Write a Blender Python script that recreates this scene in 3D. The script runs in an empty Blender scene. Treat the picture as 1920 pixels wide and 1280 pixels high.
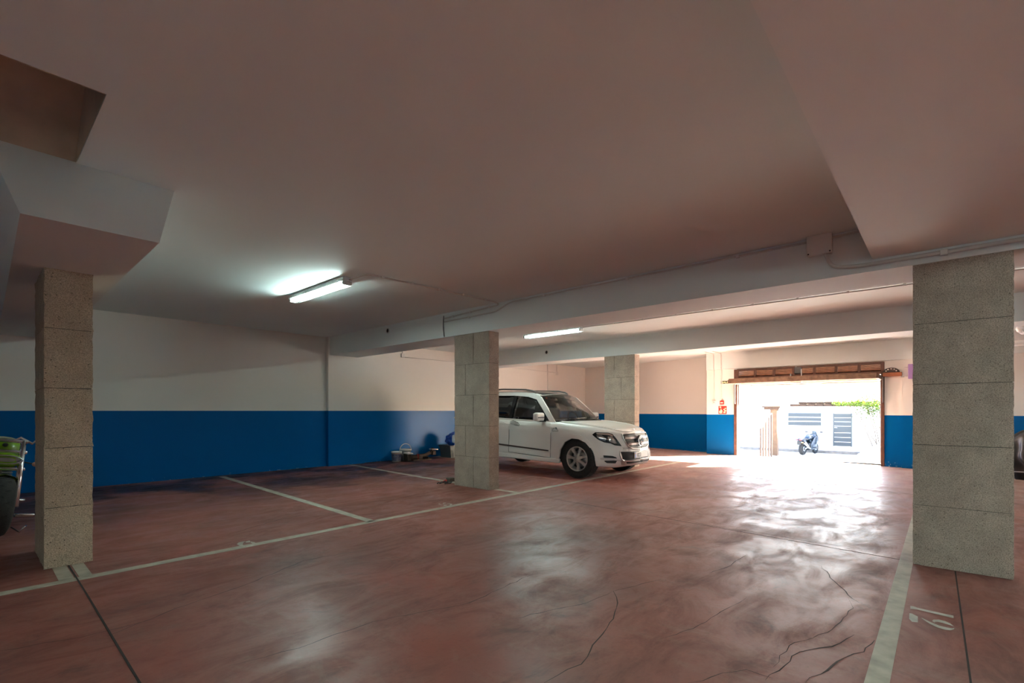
import bpy, bmesh, math, random
from mathutils import Vector, Matrix, noise
from mathutils.bvhtree import BVHTree
from mathutils.geometry import delaunay_2d_cdt
random.seed(7)
PI = math.pi
SC = bpy.context.scene
COL = SC.collection

# ------------------------------------------------------------------ camera
H = 1.26                      # camera height
FPX = 909.0                   # focal length in pixels of the 1920 px frame
AZ = math.atan2(810.0, FPX)   # heading measured from +x (towards the gate)
HORIZON = 770.0
cam_d = bpy.data.cameras.new('camera')
cam = bpy.data.objects.new('camera', cam_d)
COL.objects.link(cam)
cam.location = (0, 0, H)
cam.rotation_euler = (PI / 2, 0, AZ - PI / 2)
cam_d.sensor_width = 36.0
cam_d.lens = 36.0 * FPX / 1920.0
cam_d.shift_y = (HORIZON - 640.0) / 1920.0
cam_d.clip_start = 0.05
cam_d.clip_end = 300
SC.camera = cam

# ------------------------------------------------------------------ sky, sun, exposure
SUN_EL, SUN_AZ = math.radians(21.5), math.radians(-39.0)   # the sun stands beyond the gate, to its right
world = bpy.data.worlds.new('world')
SC.world = world
world.use_nodes = True
nt = world.node_tree
nt.nodes.clear()
w_out = nt.nodes.new('ShaderNodeOutputWorld')
w_bg = nt.nodes.new('ShaderNodeBackground')
w_sky = nt.nodes.new('ShaderNodeTexSky')
w_sky.sky_type = 'NISHITA'
w_sky.sun_disc = False
w_sky.sun_elevation = math.radians(32)
w_sky.sun_rotation = PI / 2 - SUN_AZ
w_sky.dust_density = 2.5
w_sky.air_density = 1.0
w_bg.inputs['Strength'].default_value = 0.45
nt.links.new(w_sky.outputs[0], w_bg.inputs['Color'])
nt.links.new(w_bg.outputs[0], w_out.inputs['Surface'])
sun_d = bpy.data.lights.new('sun', 'SUN')
sun_d.energy = 37.0
sun_d.angle = math.radians(0.6)
sun_d.color = (1.0, 0.93, 0.83)
sun = bpy.data.objects.new('sun', sun_d)
COL.objects.link(sun)
sdir = Vector((math.cos(SUN_EL) * math.cos(SUN_AZ), math.cos(SUN_EL) * math.sin(SUN_AZ), math.sin(SUN_EL)))
sun.rotation_euler = sdir.to_track_quat('Z', 'Y').to_euler()
sun.location = (40, -30, 20)
SC.view_settings.view_transform = 'Standard'
SC.view_settings.look = 'None'
SC.view_settings.exposure = 2.8
SC.view_settings.gamma = 1.0
SC.view_settings.use_curve_mapping = False
cy = SC.cycles
cy.use_denoising = True
cy.max_bounces = 14
cy.diffuse_bounces = 10
cy.glossy_bounces = 6
cy.transmission_bounces = 8
cy.transparent_max_bounces = 16
cy.sample_clamp_indirect = 8.0
cy.caustics_reflective = False
cy.caustics_refractive = False
LAMP = 42.0                  # radiance of the fluorescent tubes

# ------------------------------------------------------------------ helpers
def floor_z(y):
    return -0.08 * min(1.0, max(0.0, (4.5 - y) / 4.3))

def ray(px, py):
    """direction of a photograph pixel, scaled to unit depth"""
    r = (px - 960.0) / FPX
    c, s = math.cos(AZ), math.sin(AZ)
    return Vector((c + s * r, s - c * r, (HORIZON - py) / FPX))

def on_floor(px, py):
    d = ray(px, py)
    z = 0.0
    for _ in range(4):
        t = (z - H) / d.z
        z = floor_z(d.y * t)
    return Vector((0, 0, H)) + d * t

class MB:
    """collects shapes, builds ONE mesh object"""
    def __init__(self):
        self.v = []; self.f = []; self.m = []; self.s = []
    def add(self, vs, fs, mi=0, smooth=False):
        o = len(self.v)
        self.v += [tuple(p) for p in vs]
        for f in fs:
            self.f.append([i + o for i in f]); self.m.append(mi); self.s.append(smooth)
        return self
    def box(self, x0, x1, y0, y1, z0, z1, mi=0, M=None):
        vs = [Vector((x, y, z)) for z in (z0, z1) for x, y in ((x0, y0), (x1, y0), (x1, y1), (x0, y1))]
        if M is not None: vs = [M @ p for p in vs]
        return self.add(vs, [(3, 2, 1, 0), (4, 5, 6, 7), (0, 1, 5, 4), (1, 2, 6, 5), (2, 3, 7, 6), (3, 0, 4, 7)], mi)
    def rbox(self, x0, x1, y0, y1, z0, z1, r=0.01, mi=0, M=None, seg=2):
        bm = bmesh.new()
        bmesh.ops.create_cube(bm, size=1.0)
        for v in bm.verts:
            v.co = Vector((x0 + (v.co.x + .5) * (x1 - x0), y0 + (v.co.y + .5) * (y1 - y0), z0 + (v.co.z + .5) * (z1 - z0)))
        bmesh.ops.bevel(bm, geom=bm.edges[:], offset=r, segments=seg, affect='EDGES', profile=0.5)
        bm.normal_update()
        fl = [max(abs(c) for c in f.normal) < .999 for f in bm.faces]
        k = len(self.s)
        self.bm(bm, mi, M, True)
        self.s[k:] = fl          # flat sides stay flat, only the rounded edges are smooth
        return self
    def bm(self, bm, mi=0, M=None, smooth=False):
        bm.verts.ensure_lookup_table(); bm.verts.index_update()
        vs = [(M @ v.co if M is not None else v.co.copy()) for v in bm.verts]
        fs = [[v.index for v in f.verts] for f in bm.faces]
        bm.free()
        return self.add(vs, fs, mi, smooth)
    def tube(self, pts, r, n=8, mi=0, cap=True, smooth=True, closed=False):
        pts = [Vector(p) for p in pts]
        rs = r if isinstance(r, (list, tuple)) else [r] * len(pts)
        vs = []; fs = []
        N = len(pts)
        up = None
        for i, p in enumerate(pts):
            if closed: t = pts[(i + 1) % N] - pts[i - 1]
            else: t = pts[min(i + 1, N - 1)] - pts[max(i - 1, 0)]
            t.normalize()
            if up is None:
                up = t.orthogonal().normalized()
            else:
                up = (up - t * up.dot(t))
                up = up.normalized() if up.length > 1e-6 else t.orthogonal().normalized()
            b = t.cross(up)
            for k in range(n):
                a = 2 * PI * k / n
                vs.append(p + (up * math.cos(a) + b * math.sin(a)) * rs[i])
        for i in range(N if closed else N - 1):
            j = (i + 1) % N
            for k in range(n):
                l = (k + 1) % n
                fs.append((i * n + k, i * n + l, j * n + l, j * n + k))
        if cap and not closed:
            fs.append(tuple(range(n - 1, -1, -1)))
            fs.append(tuple((N - 1) * n + k for k in range(n)))
        return self.add(vs, fs, mi, smooth)
    def cyl(self, p0, p1, r, n=16, mi=0, r1=None):
        return self.tube([p0, p1], [r, r if r1 is None else r1], n, mi)
    def lathe(self, prof, n=32, mi=0, M=None, smooth=True):
        """prof: (radius, height) pairs, turned about local z"""
        vs = []; fs = []
        for r, z in prof:
            for k in range(n):
                a = 2 * PI * k / n
                p = Vector((r * math.cos(a), r * math.sin(a), z))
                vs.append(M @ p if M is not None else p)
        for i in range(len(prof) - 1):
            for k in range(n):
                l = (k + 1) % n
                fs.append((i * n + k, i * n + l, (i + 1) * n + l, (i + 1) * n + k))
        return self.add(vs, fs, mi, smooth)
    def prism(self, poly, z0, z1, mi=0, M=None):
        """2-D outline extruded along local z"""
        n = len(poly)
        vs = [Vector((x, y, z0)) for x, y in poly] + [Vector((x, y, z1)) for x, y in poly]
        if M is not None: vs = [M @ p for p in vs]
        fs = [tuple(range(n - 1, -1, -1)), tuple(range(n, 2 * n))]
        fs += [(i, (i + 1) % n, n + (i + 1) % n, n + i) for i in range(n)]
        return self.add(vs, fs, mi)
    def loft(self, rows, mi=0, closed=False, smooth=True):
        n = len(rows[0]); vs = [p for r in rows for p in r]; fs = []
        for i in range(len(rows) - 1):
            for k in range(n if closed else n - 1):
                l = (k + 1) % n
                fs.append((i * n + k, i * n + l, (i + 1) * n + l, (i + 1) * n + k))
        return self.add(vs, fs, mi, smooth)
    def ball(self, c, r, mi=0, sub=2, scale=(1, 1, 1), M=None):
        bm = bmesh.new()
        bmesh.ops.create_icosphere(bm, subdivisions=sub, radius=1.0)
        for v in bm.verts:
            v.co = Vector((v.co.x * r * scale[0], v.co.y * r * scale[1], v.co.z * r * scale[2]))
            if M is not None: v.co = M @ v.co
            v.co += Vector(c)
        return self.bm(bm, mi, None, True)
    def mesh(self, name, mats):
        me = bpy.data.meshes.new(name)
        me.from_pydata([tuple(p) for p in self.v], [], self.f)
        for m in (mats if isinstance(mats, (list, tuple)) else [mats]): me.materials.append(m)
        me.polygons.foreach_set('material_index', self.m)
        me.polygons.foreach_set('use_smooth', self.s)
        me.update()
        bm = bmesh.new(); bm.from_mesh(me)
        bmesh.ops.recalc_face_normals(bm, faces=bm.faces)
        bm.to_mesh(me); bm.free()
        return me
    def build(self, name, mats, parent=None, sharp=None):
        me = self.mesh(name, mats)
        if sharp is not None:
            me.set_sharp_from_angle(angle=math.radians(sharp))
        return link(name, me, parent)

def link(name, me, parent=None):
    o = bpy.data.objects.new(name, me)
    COL.objects.link(o)
    if parent is not None: o.parent = parent
    return o

def tag(o, label=None, cat=None, group=None, kind=None):
    if label: o['label'] = label
    if cat: o['category'] = cat
    if group: o['group'] = group
    if kind: o['kind'] = kind
    return o

def thing(name, label, cat, loc=(0, 0, 0), rz=0.0, group=None):
    o = bpy.data.objects.new(name, None)
    o.empty_display_size = 0.1
    COL.objects.link(o)
    o.location = loc
    o.rotation_euler = (0, 0, rz)
    return tag(o, label, cat, group)

def struct(o, label=None):
    return tag(o, label=label, kind='structure')

def smoothstep(a, b, x):
    t = min(1.0, max(0.0, (x - a) / (b - a)))
    return t * t * (3 - 2 * t)

def cdt(outline, holes=(), step=0.05):
    """triangulate an outline with holes, with inner points on a grid"""
    def inside(p, poly):
        c = False; n = len(poly)
        for i in range(n):
            a, b = poly[i], poly[i - 1]
            if (a[1] > p[1]) != (b[1] > p[1]) and p[0] < (b[0] - a[0]) * (p[1] - a[1]) / (b[1] - a[1]) + a[0]:
                c = not c
        return c
    def dense(poly):
        out = []
        for i, a in enumerate(poly):
            b = poly[(i + 1) % len(poly)]
            L = math.hypot(b[0] - a[0], b[1] - a[1])
            k = max(1, int(L / step + .5))
            out += [(a[0] + (b[0] - a[0]) * j / k, a[1] + (b[1] - a[1]) * j / k) for j in range(k)]
        return out
    loops = [dense(outline)] + [dense(h) for h in holes]
    pts = []; edges = []
    for lp in loops:
        o = len(pts); pts += lp
        edges += [(o + i, o + (i + 1) % len(lp)) for i in range(len(lp))]
    base = list(pts)
    xs = [p[0] for p in loops[0]]; ys = [p[1] for p in loops[0]]
    x = min(xs) + step * .5
    while x < max(xs):
        y = min(ys) + step * .5
        while y < max(ys):
            if inside((x, y), loops[0]) and not any(inside((x, y), h) for h in loops[1:]) \
               and min((x - q[0]) ** 2 + (y - q[1]) ** 2 for q in base) > (step * .5) ** 2:
                pts.append((x, y))
            y += step
        x += step
    r = delaunay_2d_cdt([Vector(p) for p in pts], edges, [], 0, 1e-6)
    V = [(p.x, p.y) for p in r[0]]
    F = []
    for f in r[2]:
        c = (sum(V[i][0] for i in f) / len(f), sum(V[i][1] for i in f) / len(f))
        if inside(c, loops[0]) and not any(inside(c, h) for h in loops[1:]): F.append(tuple(f))
    return V, F

# ------------------------------------------------------------------ materials
def mat(name, col, rough=0.6, metal=0.0, spec=0.5, var=0.0, vscale=4.0, bump=0.0, bscale=60.0, emit=None, alpha=None, trans=0.0, coat=0.0, var_col=None):
    m = bpy.data.materials.new(name)
    m.use_nodes = True
    t = m.node_tree
    b = t.nodes['Principled BSDF']
    b.inputs['Base Color'].default_value = (*col, 1)
    b.inputs['Roughness'].default_value = rough
    b.inputs['Metallic'].default_value = metal
    b.inputs['Specular IOR Level'].default_value = spec
    b.inputs['Transmission Weight'].default_value = trans
    b.inputs['Coat Weight'].default_value = coat
    if emit:
        b.inputs['Emission Color'].default_value = (*emit[0], 1)
        b.inputs['Emission Strength'].default_value = emit[1]
    tc = None
    if var > 0 or bump > 0:
        tc = t.nodes.new('ShaderNodeTexCoord')
    if var > 0:
        n = t.nodes.new('ShaderNodeTexNoise')
        n.inputs['Scale'].default_value = vscale
        n.inputs['Detail'].default_value = 6
        t.links.new(tc.outputs['Object'], n.inputs['Vector'])
        mx = t.nodes.new('ShaderNodeMix'); mx.data_type = 'RGBA'
        c2 = var_col or tuple(c * (1 - var) for c in col)
        mx.inputs[6].default_value = (*col, 1); mx.inputs[7].default_value = (*c2, 1)
        rp = t.nodes.new('ShaderNodeMapRange')
        rp.inputs[1].default_value = 0.35; rp.inputs[2].default_value = 0.7
        t.links.new(n.outputs[0], rp.inputs[0])
        t.links.new(rp.outputs[0], mx.inputs[0])
        t.links.new(mx.outputs[2], b.inputs['Base Color'])
    if bump > 0:
        n2 = t.nodes.new('ShaderNodeTexNoise')
        n2.inputs['Scale'].default_value = bscale
        n2.inputs['Detail'].default_value = 4
        t.links.new(tc.outputs['Object'], n2.inputs['Vector'])
        bp = t.nodes.new('ShaderNodeBump')
        bp.inputs['Strength'].default_value = bump
        bp.inputs['Distance'].default_value = 0.01
        t.links.new(n2.outputs[0], bp.inputs['Height'])
        t.links.new(bp.outputs[0], b.inputs['Normal'])
    return m

def N(t, kind, **kw):
    n = t.nodes.new(kind)
    for k, v in kw.items():
        if k.startswith('i_'):
            key = k[2:]
            n.inputs[int(key) if key.isdigit() else key.replace('_', ' ')].default_value = v
        else:
            setattr(n, k, v)
    return n

def plaster_mat(name, dado=None, white=(0.80, 0.77, 0.73), blue=(0.0, 0.105, 0.33)):
    """rolled white paint; below the world height 'dado' glossy blue paint"""
    m = bpy.data.materials.new(name); m.use_nodes = True
    t = m.node_tree; L = t.links.new
    b = t.nodes['Principled BSDF']
    g = N(t, 'ShaderNodeNewGeometry')
    n1 = N(t, 'ShaderNodeTexNoise', i_Scale=0.9, i_Detail=5.0)
    L(g.outputs['Position'], n1.inputs['Vector'])
    c1 = N(t, 'ShaderNodeMix', data_type='RGBA')
    c1.inputs[6].default_value = (*white, 1)
    c1.inputs[7].default_value = (white[0] * .93, white[1] * .92, white[2] * .90, 1)
    L(n1.outputs[0], c1.inputs[0])
    col = c1.outputs[2]
    n2 = N(t, 'ShaderNodeTexNoise', i_Scale=55.0, i_Detail=3.0)
    L(g.outputs['Position'], n2.inputs['Vector'])
    n3 = N(t, 'ShaderNodeTexNoise', i_Scale=3.0, i_Detail=2.0)
    L(g.outputs['Position'], n3.inputs['Vector'])
    ad = N(t, 'ShaderNodeMath', operation='MULTIPLY_ADD')
    L(n2.outputs[0], ad.inputs[0]); ad.inputs[1].default_value = 0.12; L(n3.outputs[0], ad.inputs[2])
    bp = N(t, 'ShaderNodeBump', i_Strength=0.22, i_Distance=0.012)
    L(ad.outputs[0], bp.inputs['Height']); L(bp.outputs[0], b.inputs['Normal'])
    b.inputs['Roughness'].default_value = 0.75
    b.inputs['Specular IOR Level'].default_value = 0.25
    if dado is not None:
        sx = N(t, 'ShaderNodeSeparateXYZ'); L(g.outputs['Position'], sx.inputs[0])
        ls = N(t, 'ShaderNodeMath', operation='LESS_THAN'); L(sx.outputs[2], ls.inputs[0]); ls.inputs[1].default_value = dado
        c2 = N(t, 'ShaderNodeMix', data_type='RGBA')
        c2.inputs[7].default_value = (*blue, 1)
        L(ls.outputs[0], c2.inputs[0]); L(col, c2.inputs[6])
        # scuffs along the foot of the wall
        sc = N(t, 'ShaderNodeTexNoise', i_Scale=14.0, i_Detail=6.0, i_Roughness=0.7)
        L(g.outputs['Position'], sc.inputs['Vector'])
        lo = N(t, 'ShaderNodeMapRange', i_1=0.0, i_2=0.14, i_3=0.22, i_4=0.0); L(sx.outputs[2], lo.inputs[0])
        su = N(t, 'ShaderNodeMath', operation='ADD'); L(sc.outputs[0], su.inputs[0]); L(lo.outputs[0], su.inputs[1])
        gt = N(t, 'ShaderNodeMapRange', i_1=0.80, i_2=0.86); L(su.outputs[0], gt.inputs[0])
        c3 = N(t, 'ShaderNodeMix', data_type='RGBA'); c3.inputs[7].default_value = (0.35, 0.40, 0.48, 1)
        L(gt.outputs[0], c3.inputs[0]); L(c2.outputs[2], c3.inputs[6])
        col = c3.outputs[2]
        rr = N(t, 'ShaderNodeMapRange', i_3=0.75, i_4=0.285); L(ls.outputs[0], rr.inputs[0]); L(rr.outputs[0], b.inputs['Roughness'])
        r2 = N(t, 'ShaderNodeMapRange', i_3=0.25, i_4=0.09); L(ls.outputs[0], r2.inputs[0]); L(r2.outputs[0], b.inputs['Specular IOR Level'])
    L(col, b.inputs['Base Color'])
    return m

def concrete_mat(name, c0, c1, pits=0.5):
    m = bpy.data.materials.new(name); m.use_nodes = True
    t = m.node_tree; L = t.links.new
    b = t.nodes['Principled BSDF']
    g = N(t, 'ShaderNodeNewGeometry')
    n1 = N(t, 'ShaderNodeTexNoise', i_Scale=5.0, i_Detail=8.0, i_Roughness=0.65); L(g.outputs['Position'], n1.inputs['Vector'])
    r1 = N(t, 'ShaderNodeMapRange', i_1=0.3, i_2=0.72); L(n1.outputs[0], r1.inputs[0])
    mx = N(t, 'ShaderNodeMix', data_type='RGBA'); mx.inputs[6].default_value = (*c0, 1); mx.inputs[7].default_value = (*c1, 1)
    L(r1.outputs[0], mx.inputs[0])
    n2 = N(t, 'ShaderNodeTexNoise', i_Scale=130.0, i_Detail=3.0, i_Roughness=0.7); L(g.outputs['Position'], n2.inputs['Vector'])
    r2 = N(t, 'ShaderNodeMapRange', i_1=0.36, i_2=0.6, i_3=0.55, i_4=1.12); L(n2.outputs[0], r2.inputs[0])
    v = N(t, 'ShaderNodeTexVoronoi', i_Scale=26.0); L(g.outputs['Position'], v.inputs['Vector'])
    r3 = N(t, 'ShaderNodeMapRange', i_1=0.06, i_2=0.16, i_3=1 - pits, i_4=1.0); L(v.outputs['Distance'], r3.inputs[0])
    mu = N(t, 'ShaderNodeMath', operation='MULTIPLY'); L(r2.outputs[0], mu.inputs[0]); L(r3.outputs[0], mu.inputs[1])
    vm = N(t, 'ShaderNodeVectorMath', operation='SCALE'); L(mx.outputs[2], vm.inputs[0]); L(mu.outputs[0], vm.inputs['Scale'])
    L(vm.outputs[0], b.inputs['Base Color'])
    b.inputs['Roughness'].default_value = 0.92
    b.inputs['Specular IOR Level'].default_value = 0.15
    bp = N(t, 'ShaderNodeBump', i_Strength=0.8, i_Distance=0.006)
    L(mu.outputs[0], bp.inputs['Height']); L(bp.outputs[0], b.inputs['Normal'])
    return m

def floor_mat():
    m = bpy.data.materials.new('red_floor_paint'); m.use_nodes = True
    t = m.node_tree; L = t.links.new
    b = t.nodes['Principled BSDF']
    g = N(t, 'ShaderNodeNewGeometry')
    def noise_(scale, detail=6.0, rough=0.6, stretch=(1, 1, 1), dist=0.0, rot=0.0):
        mp = N(t, 'ShaderNodeMapping'); mp.inputs['Scale'].default_value = stretch; mp.inputs['Rotation'].default_value = (0, 0, rot)
        L(g.outputs['Position'], mp.inputs['Vector'])
        n = N(t, 'ShaderNodeTexNoise', i_Scale=scale, i_Detail=detail, i_Roughness=rough, i_Distortion=dist)
        L(mp.outputs[0], n.inputs['Vector'])
        return n.outputs[0]
    def rng(x, a, c, d=0.0, e=1.0):
        r = N(t, 'ShaderNodeMapRange', i_1=a, i_2=c, i_3=d, i_4=e); L(x, r.inputs[0]); return r.outputs[0]
    def mix(f, a, c):
        x = N(t, 'ShaderNodeMix', data_type='RGBA')
        L(f, x.inputs[0])
        for i, q in ((6, a), (7, c)):
            if isinstance(q, tuple): x.inputs[i].default_value = (*q, 1)
            else: L(q, x.inputs[i])
        return x.outputs[2]
    big = noise_(0.55, 5, 0.6)
    mid = noise_(1.6, 8, 0.65, (1.0, 0.55, 1), 0.6)
    strk = noise_(2.0, 9, 0.72, (0.75, 1.7, 1), 0.7, 0.15)
    fine = noise_(40.0, 4, 0.6)
    c = mix(rng(big, 0.35, 0.68), (0.305, 0.090, 0.065), (0.215, 0.080, 0.064))
    c = mix(rng(mid, 0.40, 0.80, 0, .75), c, (0.28, 0.115, 0.09))
    c = mix(rng(strk, 0.48, 0.86, 0, .75), c, (0.055, 0.036, 0.033))
    c = mix(rng(noise_(3.1, 7, 0.7, (1.6, .7, 1), .8), 0.52, 0.86, 0, .45), c, (0.36, 0.24, 0.20))
    # darkened wheel stands at the back of the bays
    sp = N(t, 'ShaderNodeSeparateXYZ'); L(g.outputs['Position'], sp.inputs[0])
    bay = N(t, 'ShaderNodeMath', operation='MULTIPLY'); L(rng(sp.outputs[1], 6.8, 9.0), bay.inputs[0]); L(rng(noise_(0.9, 5, .6), 0.42, 0.54, 0, .9), bay.inputs[1])
    c = mix(bay.outputs[0], c, (0.014, 0.010, 0.010))
    c = mix(rng(noise_(0.8, 7, 0.65, (1, 1, 1), .5), 0.50, 0.70, 0, .55), c, (0.095, 0.045, 0.038))
    c = mix(rng(noise_(2.6, 8, 0.7, (1, 1.4, 1), 1.0), 0.56, 0.74, 0, .6), c, (0.060, 0.036, 0.032))
    # floor colour turns paler and greyer towards the gate
    gate_tone = N(t, 'ShaderNodeMath', operation='MULTIPLY'); L(rng(sp.outputs[0], 8.0, 12.6), gate_tone.inputs[0]); L(rng(mid, 0.25, 0.62, .95, .45), gate_tone.inputs[1])
    c = mix(gate_tone.outputs[0], c, (0.38, 0.30, 0.26))
    c = mix(rng(fine, 0.55, 0.8, 0, .35), c, (0.10, 0.05, 0.04))
    L(c, b.inputs['Base Color'])
    # trowelled, partly polished surface
    ro = rng(mid, 0.35, 0.65, 0.285, 0.46)
    ro2 = N(t, 'ShaderNodeMath', operation='MULTIPLY_ADD'); L(rng(strk, 0.42, 0.66), ro2.inputs[0]); ro2.inputs[1].default_value = 0.26; L(ro, ro2.inputs[2])
    L(ro2.outputs[0], b.inputs['Roughness'])
    b.inputs['Specular IOR Level'].default_value = 0.36
    hs = N(t, 'ShaderNodeMath', operation='MULTIPLY_ADD'); L(fine, hs.inputs[0]); hs.inputs[1].default_value = 0.06; L(noise_(1.3, 4, .5), hs.inputs[2])
    hs2 = N(t, 'ShaderNodeMath', operation='MULTIPLY_ADD'); L(strk, hs2.inputs[0]); hs2.inputs[1].default_value = 0.10; L(hs.outputs[0], hs2.inputs[2])
    bp = N(t, 'ShaderNodeBump', i_Strength=0.34, i_Distance=0.02); L(hs2.outputs[0], bp.inputs['Height']); L(bp.outputs[0], b.inputs['Normal'])
    return m

def glass_mat(name, tint=(0.55, 0.6, 0.6), refl=0.12):
    """thin pane: clear body with a mirror sheen"""
    m = bpy.data.materials.new(name); m.use_nodes = True
    t = m.node_tree; L = t.links.new
    t.nodes.clear()
    o = N(t, 'ShaderNodeOutputMaterial')
    tr = N(t, 'ShaderNodeBsdfTransparent'); tr.inputs[0].default_value = (*tint, 1)
    gl = N(t, 'ShaderNodeBsdfGlossy'); gl.inputs['Roughness'].default_value = 0.03
    fr = N(t, 'ShaderNodeFresnel', i_IOR=1.5)
    mx = N(t, 'ShaderNodeMixShader')
    ad = N(t, 'ShaderNodeMath', operation='ADD'); L(fr.outputs[0], ad.inputs[0]); ad.inputs[1].default_value = refl - 0.04
    L(ad.outputs[0], mx.inputs[0]); L(tr.outputs[0], mx.inputs[1]); L(gl.outputs[0], mx.inputs[2]); L(mx.outputs[0], o.inputs[0])
    return m

MT = {}
MT['ceil'] = plaster_mat('ceiling_paint', white=(0.79, 0.85, 0.85))
MT['wall'] = plaster_mat('wall_paint', dado=1.262)
MT['wall2'] = plaster_mat('gate_wall_paint', dado=1.155)
MT['beam'] = plaster_mat('beam_paint', white=(0.76, 0.79, 0.785))
MT['soffit'] = plaster_mat('soffit_paint', white=(0.84, 0.88, 0.875))
MT['block'] = concrete_mat('cast_concrete', (0.56, 0.45, 0.37), (0.40, 0.32, 0.265))
MT['block_warm'] = concrete_mat('rough_concrete', (0.68, 0.55, 0.41), (0.50, 0.40, 0.295), 0.75)
MT['mortar'] = mat('mortar', (0.09, 0.08, 0.068), 0.95)
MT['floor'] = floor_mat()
MT['line'] = mat('line_paint', (0.46, 0.425, 0.34), 0.6, var=.35, vscale=9, bump=.1)
MT['joint'] = mat('joint_filler', (0.022, 0.016, 0.014), 0.9)
MT['crack'] = mat('crack_dirt', (0.055, 0.034, 0.030), 0.85)
MT['wood'] = mat('brown_wood', (0.135, 0.052, 0.030), 0.5, var=.35, vscale=12, bump=.15, bscale=30)
MT['wood_old'] = mat('weathered_wood', (0.20, 0.115, 0.07), 0.7, var=.5, vscale=10, bump=.3, bscale=40)
MT['steel'] = mat('steel', (0.45, 0.45, 0.45), 0.4, 0.9)
MT['galv'] = mat('painted_conduit', (0.60, 0.57, 0.54), 0.5)
MT['white_plastic'] = mat('white_plastic', (0.68, 0.66, 0.63), 0.45)
MT['black'] = mat('black_plastic', (0.015, 0.015, 0.016), 0.5)
MT['rubber'] = mat('tyre_rubber', (0.022, 0.021, 0.020), 0.85, var=.4, vscale=25, bump=.3, bscale=90)
MT['chrome'] = mat('chrome', (0.75, 0.76, 0.78), 0.12, 1.0)
# ------------------------------------------------------------------ the setting
CEIL = 2.94
WL = 10.53        # left wall
XG = 14.55        # wall with the gate
YA, YB = 1.06, 4.47   # gate opening
X0, Y0 = -5.0, -7.5   # unseen ends of the garage

b = MB()
ys = [Y0 - .3, 0.2, 1.2, 2.2, 3.3, 4.5, WL + .2]
for i in range(len(ys) - 1):
    y0, y1 = ys[i], ys[i + 1]
    z0, z1 = floor_z(y0), floor_z(y1)
    b.add([(X0 - .3, y0, z0), (16.4, y0, z0), (16.4, y1, z1), (X0 - .3, y1, z1),
           (X0 - .3, y0, -.3), (16.4, y0, -.3), (16.4, y1, -.3), (X0 - .3, y1, -.3)],
          [(0, 1, 2, 3), (4, 7, 6, 5)])
# the slab stops at the gate threshold in front of the yard
b.v = [(min(x, XG + .22) if y < 4.9 else x, y, z) for x, y, z in b.v]
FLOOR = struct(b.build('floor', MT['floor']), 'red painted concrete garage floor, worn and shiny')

b = MB()
b.box(0.49, 16.6, Y0 - .3, WL + .3, CEIL, CEIL + .2)
b.box(X0 - .3, 0.49, Y0 - .3, 3.32, CEIL, CEIL + .2)
b.box(X0 - .3, 0.49, 4.42, WL + .3, CEIL, CEIL + .2)
b.box(X0 - .3, -2.0, 3.32, 4.42, CEIL, CEIL + .2)
struct(b.build('ceiling', MT['ceil']), 'white plastered garage ceiling')
# sloping underside of a stair seen through the opening in the ceiling
b = MB()
RX, RN, RF = .486, 3.324, 4.416
b.add([(-2, RF, CEIL - .002), (RX, RF, CEIL - .002), (RX, RN, 3.88), (-2, RN, 3.88)], [(0, 1, 2, 3)])
b.add([(-1.99, RF, CEIL), (-1.99, RN, 3.88), (-1.99, RN, CEIL)], [(0, 1, 2)])
b.add([(RX, RF, CEIL - .002), (RX, RN, CEIL - .002), (RX, RN, 3.88)], [(0, 1, 2)])
b.add([(-2, RN, CEIL - .002), (RX, RN, CEIL - .002), (RX, RN, 3.88), (-2, RN, 3.88)], [(0, 1, 2, 3)])
b.add([(-2.1, 4.6, CEIL + .02), (.6, 4.6, CEIL + .02), (.6, 3.2, 4.1), (-2.1, 3.2, 4.1)], [(0, 1, 2, 3)])
struct(b.build('ceiling_stair_recess', mat('bare_plaster', (0.50, 0.39, 0.29), 0.9, var=.3, vscale=3, bump=.2)), 'dark recess under a stair, cut into the ceiling')

b = MB(); b.box(X0 - .3, 16.6, WL, WL + .3, -.3, CEIL + .1)
struct(b.build('wall_left', MT['wall']), 'long wall, white above and blue below')
b = MB(); b.box(5.44, 6.36, WL - .10, WL + .05, 0, CEIL + .05)
struct(b.build('wall_left_pilaster', MT['wall']), 'shallow pilaster under the end of the beam')
b = MB(); b.box(X0 - .3, 16.6, Y0 - .3, Y0, -.3, CEIL + .1)
struct(b.build('wall_right', MT['wall2']), 'wall behind the right row of bays')
b = MB(); b.box(X0 - .3, X0, Y0 - .3, WL + .3, -.3, CEIL + .1)
struct(b.build('wall_back', MT['wall']), 'wall at the closed end of the garage')
b = MB()
b.prism([(16.15, WL + .05), (15.40, 5.245), (15.7, 5.0), (16.6, 5.0), (16.6, WL + .05)], -.3, CEIL + .1)
struct(b.build('wall_front_set_back', MT['wall2']), 'end wall behind the far pillar, white above and blue below')
b = MB()
b.box(XG, XG + .25, YB, 5.245, -.3, CEIL + .1)
b.box(XG + .2, 15.8, 5.0, 5.245, -.3, CEIL + .1)
b.box(XG, XG + .25, Y0 - .1, YA, -.3, CEIL + .1)
b.box(XG, XG + .25, YA, YB, 2.44, CEIL + .1)
struct(b.build('wall_front', MT['wall2']), 'end wall around the open gate, white above and blue below')
b = MB(); b.box(XG - .035, XG + .02, .22, .735, -.2, 2.46)
struct(b.build('wall_front_pilaster', MT['wall2']), 'flat pilaster right of the gate')
b = MB(); b.box(XG - .05, XG + .1, Y0, 5.245, 2.46, CEIL + .02)
struct(b.build('gate_lintel', MT['beam']), 'plastered lintel over the gate')

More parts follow.
